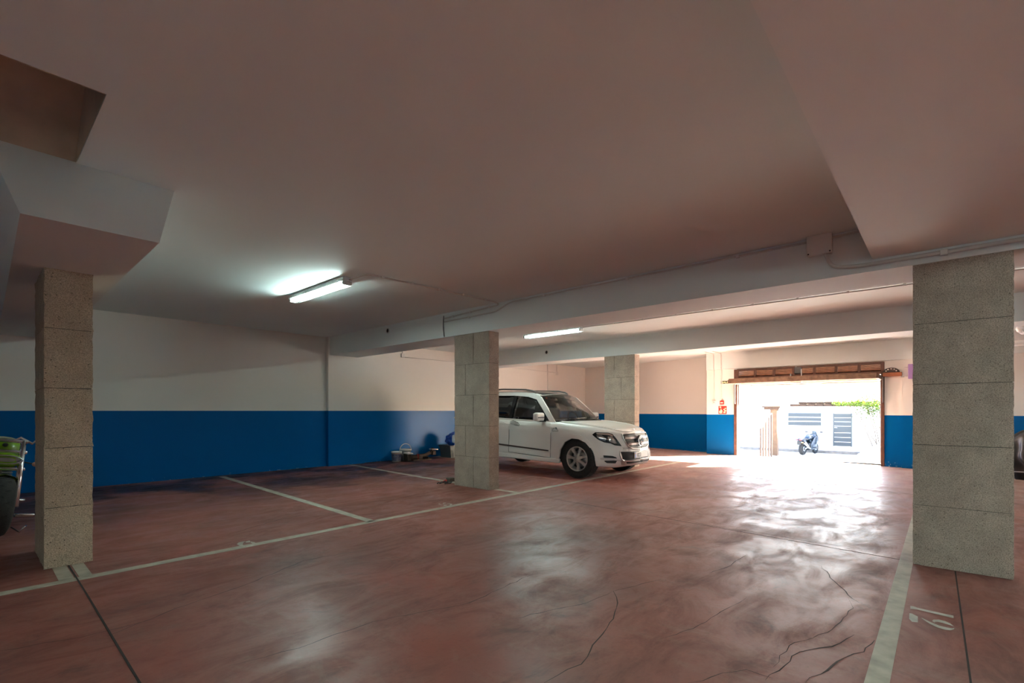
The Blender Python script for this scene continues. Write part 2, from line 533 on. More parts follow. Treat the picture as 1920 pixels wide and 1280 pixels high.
def beam(name, x0, x1, z, label, y0=Y0):
    b = MB()
    b.box(x0, x1, y0 - .1, WL + .05, z, CEIL + .15)
    return struct(b.build(name, MT['beam']), label)
beam('ceiling_beam', 5.48, 6.18, 2.53, 'white plastered beam resting on the middle pillar')
beam('ceiling_beam', 9.93, 10.55, 2.53, 'white plastered beam nearer the gate')
b = MB(); b.box(X0 - .1, 5.49, -1.5, .485, 2.637, CEIL + .1)
struct(b.build('ceiling_soffit', MT['soffit']), 'lowered boxed soffit overhead at the right')
b = MB()
b.add([(.20, 3.98, 2.40), (.865, 3.98, 2.40), (.95, WL + .05, 2.40), (.30, WL + .05, 2.40),
       (.06, 4.42, CEIL + .03), (1.06, 4.42, CEIL + .03), (1.12, WL + .05, CEIL + .03), (.10, WL + .05, CEIL + .03)],
      [(0, 1, 2, 3), (4, 7, 6, 5), (0, 4, 5, 1), (1, 5, 6, 2), (3, 2, 6, 7), (0, 3, 7, 4)])
struct(b.build('ceiling_beam', MT['beam']), 'haunched beam over the left pillar')

# pillars of cast blocks
def rough_block(x0, x1, y0, y1, z0, z1, amp=.004, cell=.055, seed=0.0):
    bm = bmesh.new()
    nx, ny, nz = [max(2, int(q / cell)) for q in (x1 - x0, y1 - y0, z1 - z0)]
    idx = {}
    def vert(i, j, k):
        key = (i, j, k)
        if key not in idx:
            p = Vector((x0 + (x1 - x0) * i / nx, y0 + (y1 - y0) * j / ny, z0 + (z1 - z0) * k / nz))
            out = Vector(((i == nx) - (i == 0), (j == ny) - (j == 0), (k == nz) - (k == 0)))
            edge = abs(out.x) + abs(out.y) + abs(out.z) >= 2
            q = p * 14.0 + Vector((seed, seed * 2, 0))
            d = noise.noise(q) * amp + noise.noise(q * 4.1) * amp * .6
            if edge: d -= amp * .25 + abs(noise.noise(q * 3.0)) * amp * 1.3
            if abs(out.z) == 1 and edge: d += amp * .3
            out.z *= .35
            idx[key] = bm.verts.new(p + out * d)
        return idx[key]
    for a, bq, fx in ((nx, ny, 2), (nx, nz, 1), (ny, nz, 0)):
        for i in range(a):
            for j in range(bq):
                for e in (0, (nx, ny, nz)[fx]):
                    def g(u, w):
                        return vert(*((u, w, e) if fx == 2 else (u, e, w) if fx == 1 else (e, u, w)))
                    bm.faces.new((g(i, j), g(i + 1, j), g(i + 1, j + 1), g(i, j + 1)))
    return bm

def pillar(x0, x1, y0, y1, z0, z1, splits, m, label, amp):
    t = thing('concrete_pillar', label, None, ((x0 + x1) / 2, (y0 + y1) / 2, z0))
    t['kind'] = 'structure'
    ox, oy = (x0 + x1) / 2, (y0 + y1) / 2
    j = .0024
    g = MB().box(x0 - ox + .011, x1 - ox - .011, y0 - oy + .011, y1 - oy - .011, 0, z1 - z0)
    g.build('mortar_core', MT['mortar'], t)
    n = len(splits); hgt = (z1 - z0) / n
    for k, sp in enumerate(splits):
        cuts = [y0] + [y0 + (y1 - y0) * s for s in sp] + [y1]
        for q in range(len(cuts) - 1):
            c = (ox, (cuts[q] + cuts[q + 1]) / 2, z0 + k * hgt)
            bm = rough_block(x0 - ox, x1 - ox, cuts[q] + (.003 if q else 0) - oy, cuts[q + 1] - (.003 if q < len(cuts) - 2 else 0) - oy,
                             k * hgt + j, (k + 1) * hgt - j, amp, .036, k * 3.7 + q * 1.3 + x0)
            MB().bm(bm).build('concrete_block', m, t)
    return t
pillar(.40, .70, 5.33, 6.10, 0, 2.405, [(), (), (), (), ()], MT['block_warm'], 'rough sand coloured concrete pillar beside the green motorcycle', .005)
A, B = (.44,), (.67,)
pillar(5.50, 5.73, 5.39, 6.21, 0, 2.535, [A, B, A, B, A], MT['block'], 'middle concrete pillar in front of the white car', .003)
pillar(5.50, 5.80, -.415, .205, floor_z(0), 2.535, [(), (), (), (), ()], MT['block'], 'broad grey concrete pillar at the right edge of the picture', .004)
pillar(9.95, 10.17, 5.18, 5.96, 0, 2.535, [B, A, B, A, B], MT['block'], 'far concrete pillar behind the nose of the white car', .003)

# floor paint, joints and cracks: thin pieces belonging to the floor
def floor_strip(name, pts, w, m, h=.002, label=None):
    """a strip of width w along world points, following the fall of the floor"""
    b = MB(); P = []
    for i in range(len(pts) - 1):
        a, c = Vector(pts[i][:2]), Vector(pts[i + 1][:2])
        n = max(1, int((c - a).length / .5))
        P += [a + (c - a) * k / n for k in range(n)]
    P.append(Vector(pts[-1][:2]))
    rows = []
    for i, p in enumerate(P):
        tn = (P[min(i + 1, len(P) - 1)] - P[max(i - 1, 0)]).normalized()
        nn = Vector((-tn.y, tn.x)) * w / 2 * (1 if not callable(m) else 1)
        l, r = p + nn, p - nn
        rows.append([(r.x, r.y, floor_z(r.y) - .004), (r.x, r.y, floor_z(r.y) + h), (l.x, l.y, floor_z(l.y) + h), (l.x, l.y, floor_z(l.y) - .004)])
    b.loft(rows, closed=True, smooth=False)
    n = len(rows)
    b.f += [[0, 1, 2, 3], [n * 4 - 1, n * 4 - 2, n * 4 - 3, n * 4 - 4]]; b.m += [0, 0]; b.s += [False, False]
    o = b.build(name, m, FLOOR)
    if label: o['label'] = label
    return o
LN = MT['line']
floor_strip('bay_line', [(-4.5, 4.83), (14.1, 4.90)], .095, LN)
floor_strip('bay_line', [(.49, 4.88), (.49, 5.33)], .085, LN)
floor_strip('bay_line', [(.60, 4.88), (.60, 5.33)], .075, LN)
floor_strip('bay_line', [(3.06, 4.86), (3.24, 10.35)], .095, LN)
floor_strip('bay_line', [(5.64, 4.88), (5.64, 5.39)], .09, LN)
floor_strip('bay_line', [(5.66, 6.21), (5.95, 10.40)], .09, LN)
floor_strip('bay_line', [(8.45, 4.9), (8.60, 10.45)], .09, LN)
floor_strip('bay_line', [(-4.5, .235), (14.2, .265)], .095, LN)
JM = MT['joint']
floor_strip('expansion_joint', [(.545, 5.33), (.53, -7.2)], .010, JM, .0025)
floor_strip('expansion_joint', [(5.62, 5.38), (5.58, .21)], .007, JM, .0012)
floor_strip('expansion_joint', [(5.49, -.07), (-4.5, -.20)], .009, JM, .0012)
floor_strip('expansion_joint', [(10.06, 5.18), (10.06, -7.2)], .007, JM, .0012)

def crack(pix, w=.006):
    pts = []
    W = [on_floor(*p) for p in pix]
    rnd = random.Random(int(pix[0][0] * 7 + pix[0][1]))
    for i in range(len(W) - 1):
        a, c = W[i], W[i + 1]
        L = (c - a).length
        n = max(2, int(L / .07))
        for k in range(n):
            p = a + (c - a) * (k / n)
            j = .012 if k else 0
            pts.append((p.x + rnd.uniform(-j, j), p.y + rnd.uniform(-j, j)))
    pts.append((W[-1].x, W[-1].y))
    b = MB(); rows = []
    for i, p in enumerate(pts):
        q0, q1 = Vector(pts[max(i - 1, 0)]), Vector(pts[min(i + 1, len(pts) - 1)])
        tn = (q1 - q0).normalized()
        ww = w * (.5 + rnd.random()) * (1 - .75 * abs(2 * i / (len(pts) - 1) - 1) ** 4) / 2
        l, r = Vector(p) + Vector((-tn.y, tn.x)) * ww, Vector(p) - Vector((-tn.y, tn.x)) * ww
        rows.append([(r.x, r.y, floor_z(r.y) + .0009), (l.x, l.y, floor_z(l.y) + .0009)])
    b.loft(rows, smooth=False)
    return b.build('floor_crack', MT['crack'], FLOOR)
crack([(1020, 1280), (1090, 1245), (1150, 1160), (1158, 1130), (1150, 1108), (1240, 1085)], .006)
crack([(960, 1160), (1100, 1130), (1150, 1108)], .004)
crack([(430, 1248), (560, 1215), (700, 1165), (880, 1130), (1000, 1075)], .005)
crack([(200, 1193), (330, 1140), (450, 1100), (570, 1050), (690, 1030)], .007)
crack([(400, 1010), (520, 975), (640, 950), (800, 925)], .008)
crack([(1435, 1275), (1500, 1222), (1560, 1212), (1602, 1190)], .007)
crack([(1510, 1280), (1570, 1240), (1620, 1222), (1640, 1200)], .008)
crack([(1290, 1280), (1400, 1255), (1450, 1272)], .004)
crack([(1450, 1250), (1480, 1210), (1560, 1180), (1600, 1140), (1590, 1120)], .004)
crack([(1540, 1060), (1565, 1090), (1590, 1115), (1612, 1130)], .006)
crack([(1255, 968), (1330, 985), (1420, 998), (1520, 1015), (1640, 1032)], .008)
crack([(1330, 1075), (1370, 1060), (1400, 1040)], .005)
crack([(1230, 1200), (1300, 1178), (1400, 1120)], .004)
crack([(0, 1220), (150, 1195), (290, 1160)], .006)

# painted bay numbers, outlines taken in the plane of the floor
def floor_glyph(polys, name, label):
    b = MB()
    for poly in polys:
        P = [on_floor(*p) for p in poly]
        c2 = [(p.x, p.y) for p in P]
        V, F = cdt(c2, step=.2)
        n = len(V)
        b.add([(x, y, floor_z(y) + .0022) for x, y in V], F)
    o = b.build(name, mat('number_paint', (0.52, 0.49, 0.42), .6, var=.35, vscale=14), FLOOR)
    o['label'] = label
    return o
def zm(poly, x0, y0, k):
    return [(x0 + x / k, y0 + y / k) for x, y in poly]
floor_glyph([zm(p, 1680, 1120, 16.0) for p in (
    [(432, 255), (520, 270), (640, 310), (1480, 500), (1722, 550), (1728, 628), (1500, 575), (1150, 490), (640, 368), (432, 345)],
    [(400, 478), (470, 484), (655, 575), (655, 752), (480, 735), (392, 640)],
    [(748, 615), (800, 625), (1060, 755), (1300, 850), (1520, 905), (1690, 930), (1748, 915), (1742, 955), (1640, 990), (1480, 975), (1250, 910), (1020, 800)],
    [(1088, 690), (1140, 668), (1290, 670), (1480, 715), (1620, 780), (1748, 880), (1620, 835), (1400, 770), (1250, 738), (1170, 735), (1168, 758), (1105, 730)])],
    'bay_number', 'worn stencilled number 19')
floor_glyph([zm(p, 0, 900, 2.743) for p in (
    [(1218, 330), (1226, 322), (1245, 316), (1262, 314), (1252, 322), (1248, 332), (1258, 338), (1262, 344), (1240, 342)],
    [(1262, 316), (1282, 311), (1288, 314), (1286, 320), (1264, 322)],
    [(1290, 316), (1310, 320), (1320, 326), (1300, 338), (1268, 344), (1264, 341), (1290, 334), (1298, 326), (1288, 322)])],
    'bay_number', 'stencilled number 6')
floor_glyph([zm(p, 780, 925, 19.2) for p in (
    [(790, 372), (840, 362), (870, 375), (985, 440), (950, 418)],
    [(975, 345), (1000, 332), (1090, 335), (1070, 350), (1000, 368), (975, 400)],
    [(990, 420), (1010, 405), (1100, 410), (1110, 435), (1000, 442)],
    [(1090, 380), (1180, 362), (1270, 372), (1310, 390), (1290, 415), (1240, 432), (1200, 430), (1240, 405), (1200, 385), (1130, 385)])],
    'bay_number', 'faint stencilled number 15')
# ------------------------------------------------------------------ gate
MT['wood_end'] = mat('orange_wood', (0.33, 0.11, 0.045), 0.55, var=.3, vscale=15)
MT['wood_pale'] = mat('pale_underside_boards', (0.42, 0.30, 0.20), 0.65, var=.35, vscale=9)
FR = thing('door_1', 'brown wooden gate frame with louvred transom', None, (XG, (YA + YB) / 2, 0))
FR['kind'] = 'structure'
yc = (YA + YB) / 2
for y0, y1 in ((YB - .085, YB), (YA, YA + .07)):
    MB().rbox(-.03, .09, y0 - yc, y1 - yc, -.06, 2.43, .006).build('jamb', MT['wood'], FR)
    MB().box(.09, .13, (y0 if y0 > 2 else y1 - .02) - yc - (.02 if y0 > 2 else 0), (y0 + .02 if y0 > 2 else y1) - yc + (.02 if y0 < 2 else 0), 0, 2.1).build('guide_rail', MT['steel'], FR)
yl, yr = YB - .08 - yc, YA + .02 - yc
MB().rbox(-.02, .06, yr, yl, 2.385, 2.44, .004).build('transom_rail', MT['wood'], FR)
MB().rbox(-.02, .06, yr, yl, 2.14, 2.215, .004).build('transom_rail', MT['wood'], FR)
NB = 7
for k in range(NB + 1):
    y = yr + (yl - yr) * k / NB
    w = .030 if 0 < k < NB else .04
    MB().rbox(-.025, .055, max(yr, y - w), min(yl, y + w), 2.20, 2.40, .004).build('transom_stile', MT['wood'], FR)
slat = MB()
M_ = Matrix.Rotation(math.radians(27), 4, 'Y')
slat.box(-.027, .027, -.21, .21, -.005, .005, 0, M_)
slat_me = slat.mesh('louvre_slat', mat('slat_wood', (.22, .085, .042), .5, var=.3, vscale=12))
for k in range(NB):
    y = yr + (yl - yr) * (k + .5) / NB
    for j in range(5):
        o = link('louvre_slat', slat_me, FR)
        o.location = (.02, y, 2.232 + j * .034)

G = thing('garage_gate', 'brown wooden up-and-over gate leaf swung open under the lintel', 'gate', (13.75, 2.757, 2.005))
hw = 1.615
MB().rbox(0, .055, -hw, hw, 0, .125, .006).build('inner_edge_board', MT['wood_old'], G)
MB().rbox(1.93, 2.0, -hw, hw, .0, .10, .006).build('outer_edge_board', MT['wood_old'], G)
for s in (-1, 1):
    MB().rbox(.05, 1.94, s * hw - .035, s * hw + .035, .0, .10, .006).build('side_board', MT['wood_old'], G)
for x in (.48, .98, 1.46):
    MB().rbox(x, x + .07, -hw + .03, hw - .03, .012, .075, .005).build('cross_rail', MT['wood_pale'], G)
pl = MB().box(0, 1.9, -.062, .062, 0, .018).mesh('plank', MT['wood_pale'])
for k in range(25):
    o = link('plank', pl, G); o.location = (.05, -hw + .09 + k * (2 * hw - .18) / 24, .075)
mo = MB().rbox(.16, .30, -.075, .075, .20, .36, .012).build('gate_motor', mat('motor_grey', (.07, .07, .07), .5), G)
MB().cyl((.20, .04, .355), (.20, .04, .385), .02).build('motor_knob', MT['steel'], mo)
MB().box(.10, .16, -.10, -.085, -.03, .30).build('motor_bracket', MT['steel'], G)
MB().box(.10, .16, .14, .155, -.03, .20).build('motor_bracket', MT['steel'], G)
MB().box(.05, .40, -.10, .155, -.045, -.03).build('latch_plate', MT['steel'], G)
MB().tube([(.2, -.05, -.04), (.55, -.35, -.05), (.75, -.4, -.05)], .012).build('latch_lever', MT['chrome'], G)
for s in (-1, 1):
    MB().box(.70, .78, s * (hw + .055) - .006, s * (hw + .055) + .006, -.55, .06, 0, Matrix.Translation((.0, 0, 0))).build('lift_arm', MT['steel'], G)

t = thing('spring_bracket', 'half-round dark iron gate spring plate on a wooden block', 'bracket', (14.50, .93, 2.12))
arc = [(.16 * math.cos(a), .045 + .115 * math.sin(a)) for a in [PI * k / 14 for k in range(15)]]
Mx = Matrix(((0, 0, 1, 0), (1, 0, 0, 0), (0, 1, 0, 0), (0, 0, 0, 1)))
MB().prism([(-.16, .045)] + arc[::-1][1:], -.02, .02, 0, Mx).build('iron_plate', mat('dark_iron', (.06, .045, .04), .7), t)
for k in range(5):
    a = PI * (k + .5) / 5
    MB().cyl((-.028, .10 * math.cos(a), .06 + .07 * math.sin(a)), (-.018, .10 * math.cos(a), .06 + .07 * math.sin(a)), .016, 8).build('plate_hole', MT['wall2'], t)
MB().rbox(-.05, .05, -.20, .155, -.045, .045, .006).build('wooden_block', MT['wood_end'], t)
MB().box(-.03, .05, -.24, -.18, -.075, -.045).build('iron_foot', MT['steel'], t)

# ------------------------------------------------------------------ yard
S = 1.1213
XW = 27.2 * S            # garden wall
def yard_z(x):
    t = min(1.0, max(0.0, (x - (XG + .22)) / 11.0))
    return -.03 - .95 * (t * (1.15 - .15 * t))
ZY = yard_z(40)
MT['yard'] = mat('pale_yard_concrete', (0.62, 0.585, 0.53), 0.85, var=.2, vscale=1.2, bump=.2, bscale=25)
MT['yard_wall'] = mat('limewashed_wall', (0.84, 0.84, 0.85), 0.9, var=.10, vscale=2.0, bump=.15, bscale=20, var_col=(0.74, 0.79, 0.86))
b = MB(); rows = []
for x in [XG + .2] + [XG + .22 + k * .8 for k in range(1, 15)] + [32, 60, 120]:
    rows.append([(x, -60, yard_z(x)), (x, -20, yard_z(x)), (x, 0.0, yard_z(x)), (x, 8, yard_z(x)), (x, 60, yard_z(x))])
b.loft(rows, smooth=True)
struct(b.build('yard_ground', MT['yard']), 'sunlit pale concrete yard falling away from the gate')
MB_ = MB().box(XW, XW + .25, -6, 14, ZY - .2, 1.50)
struct(MB_.build('wall_yard', MT['yard_wall']), 'white garden wall across the yard')
cop = thing('trim_1', 'brown tiled coping along the garden wall', None, (XW, 4, 1.50)); cop['kind'] = 'structure'
tile = MB(); tile.rbox(-.13, .38, -.193, .193, .0, .13, .02)
tile_me = tile.mesh('coping_tile', mat('terracotta', (0.040, 0.019, 0.009), .9, var=.4, vscale=7))
ridge_me = MB().rbox(-.06, .31, -.193, .193, .135, .25, .03).mesh('ridge_tile', mat('terracotta_dark', (0.032, 0.015, 0.007), .9, var=.4, vscale=7))
k = 0
y = -4.6
while y < 6.45:
    o = link('coping_tile', tile_me, cop); o.location = (0, y - 4, 0)
    if y < 6.2:
        o = link('ridge_tile', ridge_me, cop); o.location = (0, y - 4, 0)
    y += .4
b = MB().box(XW - .45, XW + .05, 2.6, 12, ZY - .2, ZY + .13)
struct(b.build('yard_kerb', mat('kerb_stone', (0.16, 0.14, 0.12), .9, var=.4, vscale=5, bump=.4)), 'low weathered kerb along the garden wall')
b = MB().rbox(21.5, XW, -5, 2.35, ZY - .2, -.30, .03)
struct(b.build('yard_ledge', MT['yard']), 'raised ledge at the right of the yard')

t = thing('window_1', 'grey three-board shutter in the garden wall', None, (XW, 5.09 * S, .46)); t['kind'] = 'structure'
GB = mat('slate_blue_paint', (0.020, 0.029, 0.034), .6)
MB().box(-.012, .02, -.80, .80, .0, .69).build('shutter_frame', MT['yard_wall'], t)
for k, (z0, z1) in enumerate(((0, .205), (.25, .43), (.475, .69))):
    MB().rbox(-.04, -.012, -.79, .79, z0, z1, .006).build('shutter_board', GB, t)
t = thing('door_2', 'slate grey boarded door in the garden wall', None, (XW, 3.54 * S, -.60)); t['kind'] = 'structure'
MB().box(-.02, .03, -.42, .42, 0, 1.73).build('door_backing', MT['yard_wall'], t)
zz = [0, .23, .47, .71, 1.06, 1.29, 1.50, 1.73]
for k in range(7):
    MB().rbox(-.045, -.02, -.37, .37, zz[k] + .012, zz[k + 1] - .012, .005).build('door_board', GB, t)
for y0, y1 in ((-.42, -.362), (.362, .42)):
    MB().rbox(-.05, -.02, y0, y1, 0, 1.73, .005).build('door_stile', GB, t)
MB().cyl((-.045, .33, .98), (-.10, .33, .98), .02, 10).cyl((-.10, .34, .98), (-.10, .22, .975), .014, 8).build('door_handle', MT['white_plastic'], t)

# slatted fence running up the left of the yard to a brick pier
F = thing('slat_fence', 'brown slatted fence with a tiled pier left of the scooter', 'fence', (16.2, 4.6, yard_z(16.2)))
fx = [(1426.5, 803, 18.0), (1431, 796, 19.4), (1436, 786, 21.0), (1441.5, 779, 23.0), (1446.5, 774, 25.2)]
MT['fence'] = mat('fence_wood', (0.03, 0.014, 0.007), .9, var=.4, vscale=8)
prev = None
for px, py, x in fx:
    d = ray(px, py); q = x / d.x
    y, z = d.y * q, H + d.z * q
    w = .028
    MB().rbox(x - w - 16.2, x + w - 16.2, y - w - 4.6, y + w - 4.6, yard_z(x) - yard_z(16.2) - .02, z - yard_z(16.2), .004).build('fence_post', MT['fence'], F)
    cur = Vector((x - 16.2, y - 4.6, z - yard_z(16.2)))
    if prev is not None:
        MB().tube([prev - Vector((0, 0, .02)), cur - Vector((0, 0, .02))], .022, 6).build('top_rail', MT['fence'], F)
    prev = cur
d = ray(1452, 770); q = 27.0 / d.x
px_, py_ = 27.0, d.y * q
MB().rbox(px_ - .16 - 16.2, px_ + .16 - 16.2, py_ - .16 - 4.6, py_ + .16 - 4.6, ZY - yard_z(16.2) - .02, 1.32 - yard_z(16.2), .01).build('pier', mat('pier_plaster', (0.08, 0.045, 0.024), .9, var=.3, vscale=5), F)
cap = MB()
cap.rbox(px_ - .28 - 16.2, px_ + .28 - 16.2, py_ - .28 - 4.6, py_ + .42 - 4.6, 1.32 - yard_z(16.2), 1.42 - yard_z(16.2), .015)
cap.rbox(px_ - .33 - 16.2, px_ + .33 - 16.2, py_ - .33 - 4.6, py_ + .5 - 4.6, 1.42 - yard_z(16.2), 1.50 - yard_z(16.2), .015)
cap.build('pier_cap', tile_me.materials[0], F)

# climbing plant spilling over the coping
P = thing('climbing_plant', 'bright green climbing plant spilling over the wall coping', 'plant', (XW - .32, 3.1, ZY))
rnd = random.Random(11)
stem = MB()
for k in range(9):
    y = rnd.uniform(-1.6, .4)
    stem.tube([(-.06, -1.0 + k * .05, 0), (-.08, y * .6 - .4, 1.2), (-.1, y, 2.4), (-.12, y + rnd.uniform(.1, .8), 2.85)], [.02, .018, .014, .005], 6)
stem.build('stem', mat('vine_stem', (.12, .075, .04), .9), P)
LG = mat('vine_leaf', (0.032, 0.085, 0.007), .5, var=.5, vscale=6, var_col=(.14, .10, .012))
lt = LG.node_tree
tl = N(lt, 'ShaderNodeBsdfTranslucent'); tl.inputs[0].default_value = (.07, .15, .010, 1)
ms = N(lt, 'ShaderNodeMixShader'); ms.inputs[0].default_value = .45
lo = lt.nodes['Material Output']
lt.links.new(lt.nodes['Principled BSDF'].outputs[0], ms.inputs[1]); lt.links.new(tl.outputs[0], ms.inputs[2]); lt.links.new(ms.outputs[0], lo.inputs[0])
leaf = MB()
for k in range(1900):
    u = rnd.random()
    # a dense heap at the right thinning out along the coping to the left
    if u < .70:
        y = rnd.gauss(-.35, .36); z = 2.62 + rnd.gauss(-.12, .34)
        x = rnd.gauss(-.22, .14)
        if z < 2.55 - .6 * (-.1 - y): x -= .05
    else:
        s_ = rnd.random()
        y = -.1 + s_ * 1.35; z = 2.62 + rnd.gauss(.02, .09 * (1.2 - .6 * s_)); x = rnd.gauss(-.12, .10)
    if y > .35 and z < 2.40: continue
    L_ = rnd.uniform(.05, .10)
    q = Matrix.Translation((x, y, z)) @ Matrix.Rotation(rnd.uniform(0, 6.3), 4, 'Z') @ Matrix.Rotation(rnd.uniform(-1.2, 1.2), 4, 'X') @ Matrix.Rotation(rnd.uniform(-.9, .9), 4, 'Y')
    leaf.add([q @ Vector(p) for p in ((0, 0, 0), (.4 * L_, .38 * L_, .1 * L_), (L_, 0, -.08 * L_), (.4 * L_, -.38 * L_, .1 * L_))], [(0, 1, 2), (0, 2, 3)])
fo = leaf.build('foliage', LG, P); fo['kind'] = 'stuff'

# drain grating behind the gate threshold
gr = MB()
for k in range(46):
    y = 1.75 + k * .045
    gr.box(13.93, 13.99, y, y + .02, floor_z(y) - .004, floor_z(y) + .003)
g = gr.build('drain_slots', MT['joint'], FLOOR); g['kind'] = 'stuff'
# ------------------------------------------------------------------ fluorescent fittings, conduits, boxes
MT['tube'] = mat('lit_tube', (1, 1, 1), .4, emit=((0.84, 1.0, 0.965), LAMP))
MT['dead_tube'] = mat('spent_tube', (.75, .80, .78), .3)
MT['lamp_body'] = mat('lamp_body', (0.55, 0.57, 0.56), .5)
MT['diffuser'] = glass_mat('clear_diffuser', (.86, .97, .95), .05)
def lamp(x, y0, y1, label, dead=False, z=CEIL, group='fluorescent ceiling lamps'):
    t = thing('fluorescent_lamp', label, 'lamp', (x, (y0 + y1) / 2, z), 0, group)
    h = (y1 - y0) / 2
    MB().rbox(-.065, .065, -h, h, -.055, .0, .012).build('housing', MT['lamp_body'], t)
    MB().rbox(-.06, .06, -h + .005, h - .005, -.105, -.056, .014).build('diffuser', MT['diffuser'], t)
    for s in (-1, 1):
        MB().cyl((s * .024, -h + .05, -.080), (s * .024, h - .05, -.080), .013, 10).build('tube', MT['tube'] if s < 0 or not dead else MT['dead_tube'], t)
    for s in (-1, 1):
        MB().rbox(-.058, .058, s * (h - .026) - .022, s * (h - .026) + .022, -.100, -.056, .006).build('lamp_holder', MT['lamp_body'], t)
    for s in (-1, 1):
        for k in range(4):
            y = -h + .12 + k * (2 * h - .24) / 3
            MB().box(s * .063 - .006, s * .063 + .006, y - .012, y + .012, -.075, -.03).build('clip', MT['steel'], t)
    return t
lamp(3.17, 5.58, 7.13, 'lit fluorescent lamp on the ceiling left of the middle pillar', True)
lamp(8.10, 5.36, 6.85, 'lit fluorescent lamp on the ceiling above the white car', True)
lamp(3.17, -4.5, -3.0, 'added unseen fluorescent lamp over the right row, nearer the closed end')  # this lamp and the four after it are unseen, added to brighten the room
lamp(8.10, -4.5, -3.0, 'added unseen fluorescent lamp over the right row, nearer the gate')
lamp(.4, -4.3, -2.8, 'added unseen fluorescent lamp over the right row opposite the left pillar')
lamp(-2.4, -3.2, -1.7, 'added unseen fluorescent lamp over the right row by the closed end')
lamp(-2.6, -1.3, .2, 'added unseen fluorescent lamp under the soffit by the closed end', z=2.637)

def conduit(name, pts, r, label, clips=0.0, m='galv', cat='conduit', clip_dir=(0, 0, 1)):
    p0 = Vector(pts[0])
    t = thing(name, label, cat, tuple(p0))
    P = [Vector(p) - p0 for p in pts]
    # soften the bends
    Q = [P[0]]
    for i in range(1, len(P) - 1):
        a, c, e = P[i - 1], P[i], P[i + 1]
        l0, l1 = min(.09, (a - c).length * .45), min(.09, (e - c).length * .45)
        s, f = c + (a - c).normalized() * l0, c + (e - c).normalized() * l1
        for k in range(5):
            u = k / 4
            Q.append(s * (1 - u) ** 2 + c * 2 * u * (1 - u) + f * u * u)
    Q.append(P[-1])
    MB().tube(Q, r, 8).build('pipe', MT[m], t)
    if clips:
        d = Vector(clip_dir)
        me = MB().rbox(-r * 1.5, r * 1.5, -r * 1.5, r * 1.5, -r * 1.6, r * 1.2, r * .3).mesh('clip', MT['white_plastic'])
        for i in range(len(P) - 1):
            L_ = (P[i + 1] - P[i]).length
            n = int(L_ / clips)
            for k in range(n):
                o = link('clip', me, t); o.location = P[i] + (P[i + 1] - P[i]) * ((k + .5) / n) + d * r * .3
    return t
zc = CEIL - .022
conduit('conduit', [(3.19, 5.57, zc - .01), (3.22, 5.22, zc), (5.34, 5.10, zc), (5.456, 5.12, zc - .02), (5.456, 6.42, zc - .07)], .011, 'thin conduit from the left lamp across the ceiling to the beam', .42)
conduit('conduit', [(8.10, 5.35, zc), (8.14, 5.0, zc), (8.22, -3.0, zc)], .012, 'long clipped conduit running from the lamp over the car', .60)
conduit('conduit', [(5.456, 6.42, 2.79), (5.456, 5.2, 2.80), (5.456, 4.9, 2.905), (5.456, .99, 2.905)], .011, 'conduit along the top of the beam into the junction box', 1.1, clip_dir=(1, 0, 0))
conduit('conduit', [(5.456, .79, 2.905), (5.456, .49, 2.915)], .011, 'short conduit right of the junction box')
conduit('conduit', [(5.446, .84, 2.76), (5.446, .80, 2.62), (5.446, .60, 2.59), (5.446, -3.0, 2.60)], .017, 'thick conduit curving down from the junction box under the soffit', 1.2, clip_dir=(1, 0, 0))
conduit('cable', [(5.468, 6.45, 2.90), (5.468, 6.47, 2.75), (5.468, 6.44, 2.54)], .006, 'dark cable hanging down the beam face beside the middle pillar', m='black', cat='cable')
J = thing('junction_box', 'square white junction box on the beam', 'junction box', (5.48, .89, 2.86))
MB().rbox(-.075, 0, -.10, .10, -.105, .105, .008).build('box_body', MT['white_plastic'], J)
MB().rbox(-.084, -.074, -.104, .104, -.109, .109, .006).build('lid', MT['white_plastic'], J)
for sy in (-1, 1):
    for sz in (-1, 1):
        MB().cyl((-.088, sy * .088, sz * .093), (-.083, sy * .088, sz * .093), .007, 8).build('screw', MT['black'], J)

def sleeve(x, y, z, label):
    t = thing('pipe_sleeve', label, 'pipe', (x, y, z))
    M1 = Matrix.Rotation(-PI / 2, 4, 'Y')
    MB().lathe([(.052, -.01), (.052, .012), (.040, .012), (.040, -.01)], 20, 0, M1).build('rim', MT['galv'], t)
    MB().lathe([(.0, .004), (.041, .004)], 20, 0, M1).build('bore', MT['joint'], t)
sleeve(5.478, 8.14, 2.83, 'dark round hole in the beam left of the middle pillar')
sleeve(9.928, 7.65, 2.77, 'round pipe sleeve in the beam above the white car')

# fittings on the left wall behind the car
W = WL - .012
t = thing('switch_box', 'small white box with a drop pipe, left of the middle pillar', 'switch box', (7.52, WL, 2.70))
MB().rbox(-.05, .05, -.05, 0, -.05, .05, .006).build('box_body', MT['white_plastic'], t)
MB().cyl((0, -.015, .05), (0, -.015, .24), .014, 8).build('pipe', MT['galv'], t)
t = thing('switch_box', 'small white box on the wall above the car roof', 'switch box', (14.25, WL, 2.62))
MB().rbox(-.05, .05, -.05, 0, -.06, .06, .006).build('box_body', MT['white_plastic'], t)
MB().cyl((0, -.015, .06), (0, -.015, .31), .012, 8).build('pipe', MT['galv'], t)
conduit('cable', [(7.6, W, 2.66), (11.0, W, 2.68), (14.2, W, 2.64)], .008, 'thin cable along the wall above the car', m='white_plastic', cat='cable')
conduit('conduit', [(13.70, W, 2.93), (13.70, W, .0)], .014, 'thin upright conduit on the wall behind the car roof')

